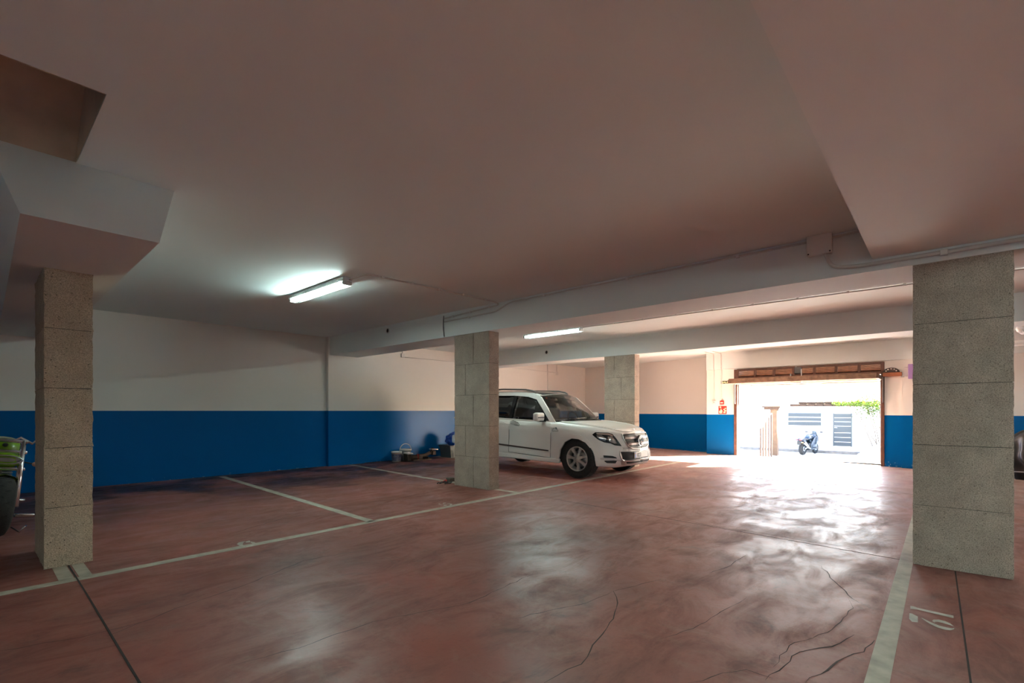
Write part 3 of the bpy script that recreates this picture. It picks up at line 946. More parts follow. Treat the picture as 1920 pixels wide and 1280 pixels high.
# left of the gate
XF = XG - .012
conduit('conduit', [(12.0, 5.05, zc), (14.40, 5.02, zc), (14.488, 5.02, 2.90), (14.488, 5.02, 2.48), (XF, 5.02, 2.44), (XF, 5.02, 1.56)], .011, 'left one of two conduits dropping beside the gate')
conduit('conduit', [(12.0, 4.84, zc), (14.40, 4.81, zc), (14.488, 4.81, 2.90), (14.488, 4.81, 2.48), (XF, 4.81, 2.44), (XF, 4.81, 1.55)], .011, 'right one of two conduits dropping to the red alarm button')
t = thing('switch_box', 'small white switch beside the red alarm button', 'switch box', (XG, 5.02, 1.51))
MB().rbox(-.045, 0, -.04, .04, -.05, .05, .006).build('box_body', MT['white_plastic'], t)
MB().cyl((-.05, 0, 0), (-.044, 0, 0), .01, 10).build('keyhole', MT['black'], t)
MT['red'] = mat('signal_red', (0.55, 0.025, 0.018), .5)
MT['cream'] = mat('cream_print', (0.80, 0.72, 0.50), .6)
t = thing('alarm_button', 'red fire alarm button box above the red sign', 'alarm button', (XG, 4.80, 1.50))
MB().rbox(-.05, 0, -.055, .055, -.055, .055, .006).build('box_body', MT['red'], t)
MB().rbox(-.056, -.049, -.038, .038, -.022, .012, .003).build('push_plate', MT['white_plastic'], t)
t = thing('alarm_sign', 'square red fire alarm sign with a hand and flames', 'sign', (XG, 4.79, 1.285))
MB().rbox(-.006, 0, -.115, .115, -.115, .115, .002).build('sign_plate', MT['red'], t)
Ms = Matrix(((0, 0, -1, 0), (-1, 0, 0, 0), (0, 1, 0, 0), (0, 0, 0, 1)))   # sign: right = -y, up = z, out = -x
hand = [(-.085, -.095), (-.02, -.095), (-.004, -.06), (-.004, -.01), (-.018, .0), (-.03, -.01), (-.035, .045), (-.052, .045), (-.055, -.01), (-.085, -.02), (-.098, -.05)]
MB().prism(hand, .006, .0075, 0, Ms).build('hand_symbol', MT['cream'], t)
MB().prism([(-.06 + .026 * math.cos(a), .082 + .022 * math.sin(a)) for a in [2 * PI * k / 12 for k in range(12)]], .006, .0075, 0, Ms).build('button_symbol', MT['cream'], t)
for cx, cz, s_ in ((.055, -.085, 1.0), (.075, -.035, .8), (.045, .0, .7), (.08, .035, .6)):
    fl = [(cx - .028 * s_, cz), (cx - .034 * s_, cz + .028 * s_), (cx - .012 * s_, cz + .05 * s_), (cx - .004 * s_, cz + .03 * s_), (cx + .018 * s_, cz + .055 * s_), (cx + .034 * s_, cz + .02 * s_), (cx + .022 * s_, cz - .004)]
    MB().prism(fl, .006, .0075, 0, Ms).build('flame_symbol', MT['cream'], t)
# exit sign, its end hidden by the gate leaf
GREEN = mat('exit_green', (0.02, 0.055, 0.03), .5)
t = thing('exit_sign', 'dark green SALIDA exit sign beside the gate', 'sign', (XG, 4.63, 2.085))
MB().rbox(-.008, 0, -.205, .205, -.042, .042, .002).build('sign_plate', GREEN, t)
def text_mesh(s, size, m, name, parent, M, extrude=.001, bold=0.0, align='LEFT', sx=1.0):
    c = bpy.data.curves.new(name, 'FONT'); c.body = s; c.size = size; c.extrude = extrude; c.offset = bold; c.align_x = align
    o = bpy.data.objects.new(name + '_tmp', c); COL.objects.link(o)
    me = bpy.data.meshes.new_from_object(o.evaluated_get(bpy.context.evaluated_depsgraph_get()))
    bpy.data.objects.remove(o)
    me.transform(M @ Matrix.Diagonal((sx, 1, 1, 1)))
    me.materials.clear(); me.materials.append(m)
    return link(name, me, parent)
text_mesh('SALIDA', .074, mat('glow_print', (.85, .82, .45), .6), 'lettering', t, Ms @ Matrix.Translation((-.190, -.026, .009)), .001, .002, sx=1.30)
# lilac box at the edge of the right pillar
t = thing('control_box', 'lilac control box on the wall beside the right pillar', 'control box', (XG, .53, 2.17))
MB().rbox(-.11, -.035, -.09, .09, -.17, .17, .01).build('box_body', mat('lilac_plastic', (.36, .22, .48), .45), t)
MB().cyl((-.05, .09, .10), (-.05, .16, .10), .008, 8).build('cable_stub', MT['galv'], t)
MB().cyl((-.05, .09, -.10), (-.05, .14, -.10), .008, 8).build('cable_stub', MT['galv'], t)
# waste pipe under the beams beyond the right pillar
t = thing('waste_pipe', 'thick white plastic waste pipe under the ceiling behind the right pillar', 'pipe', (11.6, -1.0, 2.62))
MB().tube([(0, -3.5, 0), (0, .0, .0), (-.02, .06, -.04), (-.02, .06, -.04)], .075, 16).build('pipe', MT['white_plastic'], t)
MB().ball((0, .02, 0), .085, 0, 2, (1, 1.1, 1)).build('elbow', MT['white_plastic'], t)
MB().tube([(1.2, -3.5, -.12), (1.2, .9, -.12)], .05, 14).build('pipe', MT['white_plastic'], t)
# ------------------------------------------------------------------ white car
MT['car'] = mat('white_car_paint', (0.80, 0.78, 0.75), 0.28, spec=.5, coat=.6)
MT['car_black'] = mat('gloss_black_trim', (0.012, 0.012, 0.013), 0.18)
MT['car_matt'] = mat('dark_interior', (0.03, 0.03, 0.032), 0.8)
MT['glass'] = glass_mat('car_glass', (.74, .78, .77), .09)
MT['glass_dark'] = glass_mat('tinted_glass', (.13, .14, .14), .10)
MT['alloy'] = mat('alloy_wheel', (0.50, 0.47, 0.44), 0.38, .55)
MT['silver'] = mat('satin_silver', (0.62, 0.60, 0.58), 0.3, .8)
MT['mesh_black'] = mat('black_mesh', (0.02, 0.02, 0.021), 0.55)
CAR_O = Vector((8.44, 5.08, 0.0)); CAR_R = -PI / 2 + math.radians(0.0)
CAR = thing('car', 'white off-road car with roof rails parked behind the middle pillar', 'car', CAR_O, CAR_R)
CM = Matrix.Translation(CAR_O) @ Matrix.Rotation(CAR_R, 4, 'Z')
PITCH = Matrix.Translation((0, 0, .365)) @ Matrix.Rotation(math.radians(1.1), 4, 'Y') @ Matrix.Translation((0, 0, -.365))
CMI = (CM @ PITCH).inverted()   # the body sits slightly nose-down on its springs

def pw(tab, x):
    """smooth interpolation through (x, value) pairs, x descending or ascending"""
    t = sorted(tab)
    if x <= t[0][0]: return t[0][1]
    if x >= t[-1][0]: return t[-1][1]
    for i in range(len(t) - 1):
        if t[i][0] <= x <= t[i + 1][0]:
            x0, y0 = t[i]; x1, y1 = t[i + 1]
            h = x1 - x0; u = (x - x0) / h
            d = (y1 - y0) / h
            m0 = m1 = d
            if i > 0:
                dp = (y0 - t[i - 1][1]) / (x0 - t[i - 1][0]); m0 = 0 if dp * d <= 0 else 2 * dp * d / (dp + d)
            if i < len(t) - 2:
                dn = (t[i + 2][1] - y1) / (t[i + 2][0] - x1); m1 = 0 if dn * d <= 0 else 2 * dn * d / (dn + d)
            return (2 * u ** 3 - 3 * u * u + 1) * y0 + (u ** 3 - 2 * u * u + u) * h * m0 + (-2 * u ** 3 + 3 * u * u) * y1 + (u ** 3 - u * u) * h * m1
def crom(P, k):
    out = []
    n = len(P)
    for i in range(n - 1):
        a, b_, c, d = P[max(i - 1, 0)], P[i], P[i + 1], P[min(i + 2, n - 1)]
        for j in range(k):
            u = j / k
            out.append(tuple(.5 * (2 * b_[q] + (c[q] - a[q]) * u + (2 * a[q] - 5 * b_[q] + 4 * c[q] - d[q]) * u * u + (3 * b_[q] - a[q] - 3 * c[q] + d[q]) * u ** 3) for q in range(2)))
    out.append(P[-1])
    return out
wp = [(.785, .015), (.7845, .10), (.781, .20), (.768, .32), (.745, .42), (.705, .53), (.645, .63), (.56, .72), (.45, .795), (.3, .855), (.12, .895), (0, .908), (-.6, .902), (-1.8, .902), (-2.75, .912), (-3.2, .88), (-3.5, .80), (-3.62, .70), (-3.68, .55)]
ztop = [(.785, .865), (.76, .885), (.70, .91), (.58, .938), (.3, .985), (0, 1.02), (-.35, 1.045), (-.62, 1.05), (-.9, 1.04), (-3.4, 1.06), (-3.68, .98)]
zsh = [(.785, .82), (.76, .845), (.70, .87), (.55, .895), (.3, .925), (0, .96), (-.62, 1.01), (-1.8, 1.035), (-3.4, 1.06), (-3.68, .97)]
zbot = [(.785, .30), (.72, .26), (.55, .235), (.2, .25), (-.6, .27), (-2.3, .27), (-3.2, .28), (-3.68, .38)]
def front_lean(x, z):
    return x - .075 * smoothstep(.58, .92, z) * smoothstep(.15, .80, x) + .035 * smoothstep(.60, .42, z) * smoothstep(.3, .8, x) - .05 * smoothstep(.40, .22, z) * smoothstep(.4, .8, x)
rows = []
NS = 84
for i in range(NS + 1):
    u = i / NS
    x = .785 - 4.465 * (u - .12 * math.sin(2 * PI * u))
    w, zt, zs, zb = pw(wp, x), pw(ztop, x), pw(zsh, x), pw(zbot, x)
    q = min(1.0, w / .35)
    half = [(0, zb), (w * .55, zb), (w - min(.10, w * .3), zb), (w - .035 * q, zb + .05), (w - .018 * q, .42 if zb < .36 else zb + .1), (w - .012 * q, .58), (w - .006 * q, .70), (w, zs - .125), (w - .024 * q, zs - .05), (w - .060 * q, zs + .002), (w - min(.14, w * .4), (zs + zt) / 2 + .004), (w * .4, zt - .004), (0, zt)]
    half = crom(half, 3)
    full = [(-y, z) for y, z in half[::-1]][:-1] + half[:-1]
    rows.append([Vector((front_lean(x, z), y, z)) for y, z in full])
body = MB()
body.loft(rows, closed=True)
n0 = len(rows[0])
for base in (0, (len(rows) - 1) * n0):
    c_ = sum((Vector(body.v[base + k]) for k in range(n0)), Vector()) / n0
    body.v.append(tuple(c_)); ci = len(body.v) - 1
    for k in range(n0):
        body.f.append([base + k, base + (k + 1) % n0, ci]); body.m.append(0); body.s.append(True)
body_me = body.mesh('body_shell', [MT['car'], MT['car_matt']])
BVH = BVHTree.FromPolygons([v.co.copy() for v in body_me.vertices], [list(p.vertices) for p in body_me.polygons])
bo = link('body_shell', body_me, CAR)
cut = MB()
for ax in (0.0, -2.755):
    for s in (-1, 1):
        Mw = Matrix.Translation((ax - (.045 if ax == 0 else 0), s * .60, .365)) @ Matrix.Rotation(-s * PI / 2, 4, 'X')
        cut.lathe([(.0, 0), (.392, 0), (.392, .6), (.0, .6)], 40, 0, Mw, False)
cm_ = cut.mesh('cutter', [MT['car_matt']])
bmx = bmesh.new(); bmx.from_mesh(cm_); bmesh.ops.remove_doubles(bmx, verts=bmx.verts, dist=1e-5); bmesh.ops.recalc_face_normals(bmx, faces=bmx.faces); bmx.to_mesh(cm_); bmx.free()
co = link('cutter', cm_, CAR)
md = bo.modifiers.new('arch', 'BOOLEAN'); md.object = co; md.operation = 'DIFFERENCE'; md.solver = 'EXACT'
try: md.material_mode = 'TRANSFER'
except Exception: pass
bpy.context.view_layer.update()
me2 = bpy.data.meshes.new_from_object(bo.evaluated_get(bpy.context.evaluated_depsgraph_get()))
bo.modifiers.clear(); bo.data = me2; bo.name = 'body_shell'
bpy.data.objects.remove(co)
me2.set_sharp_from_angle(angle=math.radians(40))

CAMP = CMI @ Vector((0, 0, H))
def cast(px, py, bvh=None):
    d = (CMI.to_3x3() @ ray(px, py)).normalized()
    r = (bvh or BVH).ray_cast(CAMP, d)
    if r[0] is None:
        # beyond the outline: nearest point of the surface to the line of sight
        p = CAMP + d * 9.0
        r = (bvh or BVH).find_nearest(p)
    return r[0], r[1]
def patch(name, poly, m, parent, off=.006, step=5.0, thick=.012, mirror=True, bvh=None, holes=(), side_also=True):
    """a panel lying on the body skin: its outline is given where the near side shows it; also built mirrored on the far side"""
    V, F = cdt(poly, holes, step)
    P = []
    for x, y in V:
        p, nrm = cast(x, y, bvh)
        P.append((p + nrm * off, p + nrm * (off - thick)))
    made = []
    for s in ((1, -1) if mirror else (1,)):
        b = MB()
        n = len(P)
        vs = [Vector((p[0].x, p[0].y * s, p[0].z)) for p in P] + [Vector((p[1].x, p[1].y * s, p[1].z)) for p in P]
        fs = list(F)
        ed = {}
        for f in F:
            for i in range(len(f)):
                e = (f[i], f[(i + 1) % len(f)])
                ed[e] = ed.get(e, 0) + 1
        for (a, c) in list(ed):
            if (c, a) not in ed: fs.append((a, c, c + n, a + n))
        b.add(vs, fs, 0, True)
        made.append(b.build(name, m, parent, sharp=35))
    return made
Z1 = lambda poly: zm(poly, 900, 700, 5.3333)
Z2 = lambda poly: zm(poly, 1100, 760, 9.1429)
Z3 = lambda poly: zm(poly, 1170, 780, 12.8)

# greenhouse
def side_y(x, z):
    yb = pw([(-.5, .825), (-1.2, .855), (-2.6, .86), (-3.5, .80)], x)
    yt = pw([(-1.0, .615), (-1.6, .645), (-2.6, .65), (-3.4, .60)], x)
    u = (z - 1.0) / .60
    return yb + (yt - yb) * u + .022 * math.sin(PI * min(1, max(0, u)))
OUT = [(-.56, 1.00), (-.62, 1.06), (-.84, 1.30), (-1.08, 1.52), (-1.15, 1.555), (-1.35, 1.592), (-1.8, 1.62), (-2.5, 1.62), (-3.1, 1.585), (-3.38, 1.53), (-3.50, 1.30), (-3.58, 1.02), (-2.0, 1.0)]
DLO = [(-.73, 1.045), (-3.40, 1.105), (-3.28, 1.46), (-3.12, 1.515), (-2.4, 1.55), (-1.8, 1.55), (-1.40, 1.525), (-1.17, 1.47), (-.95, 1.27)]
def side_mesh(outline, holes, s, inset, thick, step=.06):
    V, F = cdt(outline, holes, step)
    n = len(V)
    vs = [Vector((x, s * (side_y(x, z) - inset), z)) for x, z in V] + [Vector((x, s * (side_y(x, z) - inset - thick), z)) for x, z in V]
    fs = [tuple(f) for f in F] + [tuple(i + n for i in f[::-1]) for f in F]
    ed = set()
    for f in F:
        for i in range(len(f)): ed.add((f[i], f[(i + 1) % len(f)]))
    fs += [(a, c, c + n, a + n) for a, c in ed if (c, a) not in ed]
    return MB().add(vs, fs, 0, True)
GL = [('front', [(-.90, 1.052), (-1.715, 1.07), (-1.715, 1.542), (-1.42, 1.522), (-1.19, 1.462), (-1.00, 1.27)]),
      ('rear', [(-1.80, 1.072), (-2.66, 1.09), (-2.70, 1.535), (-2.4, 1.542), (-1.80, 1.543)]),
      ('quarter', [(-2.78, 1.094), (-3.38, 1.11), (-3.27, 1.452), (-3.12, 1.508), (-2.80, 1.53)])]
for s in (-1, 1):
    side_mesh(OUT, [DLO], s, 0, .03).build('side_frame', MT['car'], CAR, sharp=35)
    side_mesh(DLO, [g for _, g in GL], s, .006, .02).build('window_trim', MT['car_black'], CAR, sharp=35)
    for nm, g in GL:
        side_mesh(g, [], s, .014, .005, .12).build('side_window', MT['glass'] if nm == 'front' else MT['glass_dark'], CAR)
# windscreen and tailgate
def screen(lo, hi, bulge, m, name, grow=0.0):
    b = MB(); rws = []
    for i in range(9):
        u = i / 8
        x = lo[0] + (hi[0] - lo[0]) * u; z = lo[1] + (hi[1] - lo[1]) * u + .015 * math.sin(PI * u)
        ye = side_y(min(-.5, x), z) - .015 - grow
        rws.append([Vector((x + (bulge[0] + (bulge[1] - bulge[0]) * u) * (1 - (k / 8) ** 2), ye * k / 8, z + .02 * u * (1 - (k / 8) ** 2))) for k in range(-8, 9)])
    b.loft(rws)
    return b.build(name, m, CAR)
screen((-.60, 1.045), (-1.12, 1.548), (.20, .09), MT['glass'], 'windscreen')
screen((-3.56, 1.06), (-3.42, 1.52), (-.10, -.06), MT['glass_dark'], 'rear_window')
b = MB()
b.add([(-.585, -.80, 1.035), (-.40, -.4, 1.043), (-.385, 0, 1.046), (-.40, .4, 1.043), (-.585, .80, 1.035), (-.62, .79, 1.06), (-.42, .4, 1.066), (-.405, 0, 1.068), (-.42, -.4, 1.066), (-.62, -.79, 1.06)], [(0, 1, 8, 9), (1, 2, 7, 8), (2, 3, 6, 7), (3, 4, 5, 6)])
b.build('cowl', MT['car_black'], CAR)
# roof skin
def roof_z(x, y):
    e = pw([(-1.12, 1.552), (-1.35, 1.592), (-1.8, 1.62), (-2.5, 1.62), (-3.1, 1.585), (-3.40, 1.53)], x)
    ye = side_y(x, e)
    return e + (.045 if x < -1.2 else .030) * (1 - (y / ye) ** 2)
def roof(x0, x1, wfrac, off, name, m):
    rws = []
    for i in range(13):
        x = x0 + (x1 - x0) * i / 12
        e = pw([(-1.12, 1.552), (-1.35, 1.592), (-1.8, 1.62), (-2.5, 1.62), (-3.1, 1.585), (-3.40, 1.53)], x)
        ye = side_y(x, e) * wfrac
        # the front edge bows forward in the middle
        rws.append([Vector((x + (.085 * (1 - i / 12) * (1 - (k / 10) ** 2)), ye * k / 10, roof_z(x, ye * k / 10) + off)) for k in range(-10, 11)])
    return MB().loft(rws).build(name, m, CAR)
roof(-1.12, -3.40, 1.0, 0, 'roof', MT['car'])
roof(-1.13, -2.55, .86, .006, 'sunroof', MT['car_black'])
for s in (-1, 1):
    pts = [(-1.28, s * .575, 1.605), (-1.36, s * .575, 1.648), (-1.55, s * .585, 1.678), (-2.2, s * .59, 1.69), (-2.9, s * .58, 1.672), (-3.15, s * .57, 1.64), (-3.24, s * .565, 1.58)]
    P = [Vector(p) for p in pts]
    MB().tube(P, [.012, .017, .018, .018, .018, .017, .012], 8).build('roof_rail', mat('rail_grey', (.09, .088, .085), .35), CAR)

# seats, wheel, dashboard
for s in (-1, 1):
    st = MB().rbox(-1.62, -1.50, s * .36 - .24, s * .36 + .24, .75, 1.30, .05, 0, None, 3)
    seat = st.build('front_seat', MT['car_matt'], CAR)
    MB().rbox(-1.64, -1.54, s * .36 - .13, s * .36 + .13, 1.33, 1.50, .04, 0, None, 3).build('headrest', MT['car_matt'], seat)
MB().rbox(-2.62, -2.50, -.62, .62, .75, 1.25, .05, 0, None, 3).build('rear_seat', MT['car_matt'], CAR)
MB().tube([(-.98 - .06 * math.sin(a), .36 + .185 * math.cos(a), 1.06 + .17 * math.sin(a)) for a in [2 * PI * k / 24 for k in range(24)]], .016, 8, closed=True).build('steering_wheel', MT['car_matt'], CAR)
MB().rbox(-.92, -.50, -.72, .72, .98, 1.075, .04, 0, None, 3).build('dashboard', MT['car_matt'], CAR)
MB().rbox(-1.155, -1.125, -.12, .12, 1.40, 1.46, .012).build('rear_view_mirror', MT['car_black'], CAR)

# wheels
def wheel_meshes():
    T = Matrix.Rotation(PI / 2, 4, 'X')    # axis along -y: outside faces -y
    prof = [(.235, -.10), (.30, -.118), (.345, -.112), (.358, -.09), (.361, -.05), (.361, .05), (.358, .09), (.345, .112), (.30, .118), (.235, .10)]
    tyre = MB().lathe(prof, 56, 0, T)
    for k in range(72):          # tread blocks
        a = 2 * PI * k / 72
        for j, yy in enumerate((-.075, -.026, .026, .075)):
            a2 = a + (j % 2) * PI / 72
            c, s_ = math.cos(a2), math.sin(a2)
            R_ = Matrix.Rotation(-a2, 4, 'Y')
            tyre.box(.352, .3655, yy - .019, yy + .019, -.0125, .0125, 0, R_)
    rim = MB().lathe([(.232, .098), (.232, .112), (.222, .116), (.214, .105), (.205, .02), (.200, -.09), (.232, -.098)], 48, 0, T)
    back = MB().lathe([(.0, -.02), (.20, -.02)], 32, 0, T)
    spoke = MB()
    for k in range(7):
        a = 2 * PI * k / 7 + PI / 2
        R_ = Matrix.Rotation(-a, 4, 'Y')
        q = [(.045, -.026), (.12, -.020), (.212, -.031), (.212, .031), (.12, .020), (.045, .026)]
        vs = [R_ @ Vector((r, -.104 + (.012 if r > .1 else 0) - (0 if r > .1 else .002) - (.006 if r > .2 else 0), w)) for r, w in q] + [R_ @ Vector((r, -.06, w * 1.15)) for r, w in q]
        spoke.add(vs, [(0, 1, 4, 5), (1, 2, 3, 4), (0, 6, 7, 1), (1, 7, 8, 2), (3, 9, 10, 4), (4, 10, 11, 5), (2, 8, 9, 3)])
    hub = MB().lathe([(.0, .112), (.034, .111), (.040, .104), (.072, .100), (.078, .07)], 24, 0, T)
    disc = MB().lathe([(.05, .0), (.155, .0), (.155, -.02), (.05, -.02)], 32, 0, T)
    return [('tyre', tyre, MT['rubber']), ('rim', rim, MT['alloy']), ('wheel_back', back, MT['car_matt']), ('spokes', spoke, MT['alloy']), ('hub_cap', hub, MT['alloy']), ('brake_disc', disc, MT['steel'])]
WM = [(n_, mb.mesh(n_, m_)) for n_, mb, m_ in wheel_meshes()]
for ax in (0, -2.755):
    for s in (-1, 1):
        we = None
        for n_, me in WM:
            if we is None:
                we = link('wheel', me, CAR); we.location = (ax - (.03 if ax == 0 else 0), s * .785, .365)
                we.rotation_euler = (0, .35, 0 if s < 0 else PI)
            else:
                link(n_, me, we)

# skin details
def patch_dir(name, poly, m, axis, off=.006, thick=.012, step=.05, holes=(), start=3.0, sharp=35, parent=None):
    """panel laid on the skin: outline in (y, z) pressed on from the front, or in (x, y) from above"""
    V, F = cdt(poly, holes, step); T_ = []; B_ = []
    for a, c in V:
        if axis == 'x': r = BVH.ray_cast(Vector((start, a, c)), Vector((-1, 0, 0)))
        elif axis == 'z': r = BVH.ray_cast(Vector((a, c, start)), Vector((0, 0, -1)))
        p, n = (r[0], r[1]) if r[0] is not None else BVH.find_nearest(Vector((.7, a, c)) if axis == 'x' else Vector((a, c, 1)))[:2]
        T_.append(p + n * off); B_.append(p + n * (off - thick))
    n = len(V); ed = set()
    for f in F:
        for i in range(len(f)): ed.add((f[i], f[(i + 1) % len(f)]))
    fs = [tuple(f) for f in F] + [(a, c, c + n, a + n) for a, c in ed if (c, a) not in ed]
    return MB().add(T_ + B_, fs, 0, True).build(name, m, parent or CAR, sharp=sharp)
def skin_x(y, z):
    r = [BVH.ray_cast(Vector((3, y + d, z)), Vector((-1, 0, 0))) for d in (-.011, .009)]
    r = [q[0].x for q in r if q[0] is not None and q[0].x > .2]
    return max(r) if r else .7
# bonnet
hood = [(-.53, -.77), (-.38, -.45), (-.345, 0), (-.38, .45), (-.53, .77), (-.2, .775), (.1, .735), (.38, .65), (.56, .52), (.645, .38), (.685, .2), (.69, 0), (.685, -.2), (.645, -.38), (.56, -.52), (.38, -.65), (.1, -.735), (-.2, -.775)]
patch_dir('bonnet', hood, MT['car'], 'z', .012, .02, .06)
for y in (-.30, .30):
    nz = MB().rbox(-.03, .03, y - .035, y + .035, 0, .012, .005)
for s in (-1, 1):     # raised bonnet edges
    pts = []
    for x, y in ((-.50, .735), (-.2, .735), (.1, .695), (.36, .61), (.54, .47)):
        r = BVH.ray_cast(Vector((x, s * y, 3)), Vector((0, 0, -1))); pts.append(r[0] + Vector((0, 0, .008)))
    MB().tube(pts, .016, 8).build('bonnet_crease', MT['car'], CAR)
# doors
for o in patch('door', Z1([(297, 452), (705, 499), (709, 600), (702, 838), (291, 781)]), MT['car'], CAR, .007, 9, .014): pass
patch('door', Z1([(-120, 400), (288, 451), (282, 779), (-60, 733)]), MT['car'], CAR, .007, 10, .014)
patch('rub_strip', Z1([(187, 697), (688, 765), (686, 776), (187, 712)]), mat('brown_rub_strip', (.055, .035, .03), .5), CAR, .018, 6, .016)
for s_ in (-1, 1):
    MB().rbox(-2.33, -.43, s_ * .868 - .028, s_ * .868 + .028, .245, .335, .02, 0, None, 3).build('sill_cover', MT['car'], CAR)
patch('wheel_arch', Z1([(782, 868), (745, 815), (748, 740), (775, 675), (830, 626), (910, 604), (1000, 615), (1070, 655), (1128, 722), (1165, 800), (1187, 938), (1168, 938), (1148, 840), (1110, 752), (1058, 690), (990, 655), (920, 648), (852, 684), (806, 760), (790, 862)]), MT['car'], CAR, .022, 4, .035)
def seam(pl, r=.0045):
    P = [cast(*p) for p in Z1(pl)]
    for s in (1, -1):
        MB().tube([Vector(((p + n * .006).x, (p + n * .006).y * s, (p + n * .006).z)) for p, n in P], r, 5).build('door_seam', MT['car_matt'], CAR)
seam([(296, 452), (293, 560), (290, 680), (288, 782), (400, 798), (560, 820), (704, 841), (706, 720), (709, 600), (706, 500)])
patch('handle_recess', Z1([(303, 480), (330, 470), (380, 488), (396, 508), (392, 524), (358, 519), (306, 503)]), MT['car_matt'], CAR, .0085, 3, .004)
hd = patch('door_handle', Z1([(310, 484), (330, 477), (375, 492), (392, 508), (388, 519), (360, 515), (312, 500)]), MT['silver'], CAR, .035, 3, .03)
patch('headlight', Z2([(95, 498), (150, 460), (370, 470), (440, 490), (500, 560), (560, 640), (597, 697), (480, 682), (410, 650), (300, 632), (200, 587), (130, 532)]), MT['car_black'], CAR, .007, 2.5, .014)
MT['lens'] = mat('headlight_lens', (.42, .38, .36), .12, .6)
patch('headlight_reflector', Z2([(165, 505), (255, 508), (325, 560), (322, 612), (235, 582), (185, 548)]), MT['lens'], CAR, .011, 2, .008)
patch('headlight_reflector', Z2([(360, 545), (425, 522), (485, 592), (515, 650), (470, 652), (392, 620)]), MT['lens'], CAR, .011, 2, .008)
patch('turn_light', Z2([(160, 476), (365, 483), (432, 505), (450, 530), (360, 505), (180, 494)]), mat('pale_turn_light', (.62, .46, .40), .2), CAR, .012, 2, .009)
patch('fog_recess', Z2([(285, 852), (440, 864), (500, 884), (522, 908), (292, 893)]), MT['mesh_black'], CAR, .005, 2.5, .01)
patch('fog_recess', Z2([(300, 945), (522, 943), (492, 990), (345, 985), (316, 965)]), MT['mesh_black'], CAR, .005, 2.5, .01)
patch('day_light_strip', Z2([(232, 898), (330, 903), (592, 933), (560, 948), (240, 925)]), MT['silver'], CAR, .016, 2.5, .014)
# grille
GO = [(-.47, .848), (-.2, .860), (0, .863), (.2, .860), (.47, .848), (.462, .76), (.435, .68), (.385, .62), (.28, .580), (0, .562), (-.28, .580), (-.385, .62), (-.435, .68), (-.462, .76)]
gr = patch_dir('grille', GO, MT['mesh_black'], 'x', .004, .01)
ring = []
for i in range(len(GO)):
    a, c = GO[i], GO[(i + 1) % len(GO)]
    for k in range(4):
        y, z = a[0] + (c[0] - a[0]) * k / 4, a[1] + (c[1] - a[1]) * k / 4
        ring.append(Vector((skin_x(y, z) + .010, y, z)))
MB().tube(ring, .011, 6, closed=True).build('grille_surround', MT['silver'], gr)
for z in (.775, .665):
    rws = []
    wy = .44 if z > .7 else .405
    for k in range(-12, 13):
        y = wy * k / 12; x = skin_x(y, z)
        rws.append([Vector((x - .005, y, z - .026)), Vector((x + .022, y, z - .018)), Vector((x + .026, y, z + .016)), Vector((x - .005, y, z + .026))])
    MB().loft(rws, smooth=False).build('grille_bar', MT['silver'], gr)
for j in range(7):    # open mesh between the bars
    z = .595 + j * .04
    if any(abs(z - q) < .03 for q in (.775, .665)): continue
    MB().tube([Vector((skin_x(.40 * k / 10, z) + .006, .40 * k / 10, z)) for k in range(-10, 11)], .004, 5).build('mesh_rod', mat('mesh_grey', (.10, .10, .10), .4), gr)
xs = skin_x(0, .715) + .046
Mb = Matrix.Translation((xs, 0, .715)) @ Matrix.Rotation(PI / 2, 4, 'Y')
em = MB().lathe([(.0, .004), (.08, .0), (.098, -.012), (.105, -.035)], 32, 0, Mb).build('badge', MT['car_black'], gr)
MB().tube([(xs + .01, .092 * math.cos(a), .715 + .092 * math.sin(a)) for a in [2 * PI * k / 32 for k in range(32)]], .009, 8, closed=True).build('badge_ring', MT['chrome'], em)
star = MB()
for k in range(3):
    a = PI / 2 + k * 2 * PI / 3
    tip = (xs + .012, .088 * math.cos(a), .715 + .088 * math.sin(a))
    l = (xs + .012, .020 * math.cos(a + PI / 3), .715 + .020 * math.sin(a + PI / 3))
    r = (xs + .012, .020 * math.cos(a - PI / 3), .715 + .020 * math.sin(a - PI / 3))
    star.add([tip, l, r, (xs + .024, 0, .715)], [(0, 1, 3), (0, 3, 2), (0, 2, 1)])
star.build('badge_star', MT['chrome'], em)
MB().rbox(.60, .66, -.02, .02, .918, .93, .004).build('bonnet_badge', MT['chrome'], CAR)
# bumper intake, skid plate and number plate
patch_dir('intake', [(-.56, .532), (-.3, .525), (.3, .525), (.56, .532), (.535, .40), (.46, .378), (-.46, .378), (-.535, .40)], MT['mesh_black'], 'x', .004, .01)
for s in (-1, 1):
    MB().tube([Vector((skin_x(s * y, z) + .004, s * y, z)) for y, z in ((.50, .60), (.575, .54), (.585, .47), (.55, .385), (.50, .362))], .011, 6).build('intake_edge', MT['silver'], CAR)
sk = patch_dir('skid_plate', [(-.57, .372), (.57, .372), (.53, .30), (.40, .272), (-.40, .272), (-.53, .30)], MT['silver'], 'x', .014, .02)
patch_dir('skid_slot', [(-.46, .348), (.46, .348), (.43, .318), (-.43, .318)], MT['mesh_black'], 'x', .018, .01, parent=sk)
xp = skin_x(0, .465) + .016
np_ = MB().rbox(xp - .012, xp, -.26, .26, .405, .515, .003).build('number_plate', mat('plate_white', (.74, .73, .70), .4), CAR)
MB().box(xp, xp + .0012, -.258, -.215, .408, .512).build('plate_band', mat('plate_blue', (.02, .10, .42), .4), np_)
MB().tube([(xp + .003, -.236 + .011 * math.cos(a), .488 + .011 * math.sin(a)) for a in [2 * PI * k / 12 for k in range(12)]], .0015, 5, closed=True).build('plate_stars', mat('star_yellow', (.75, .6, .05), .5), np_)
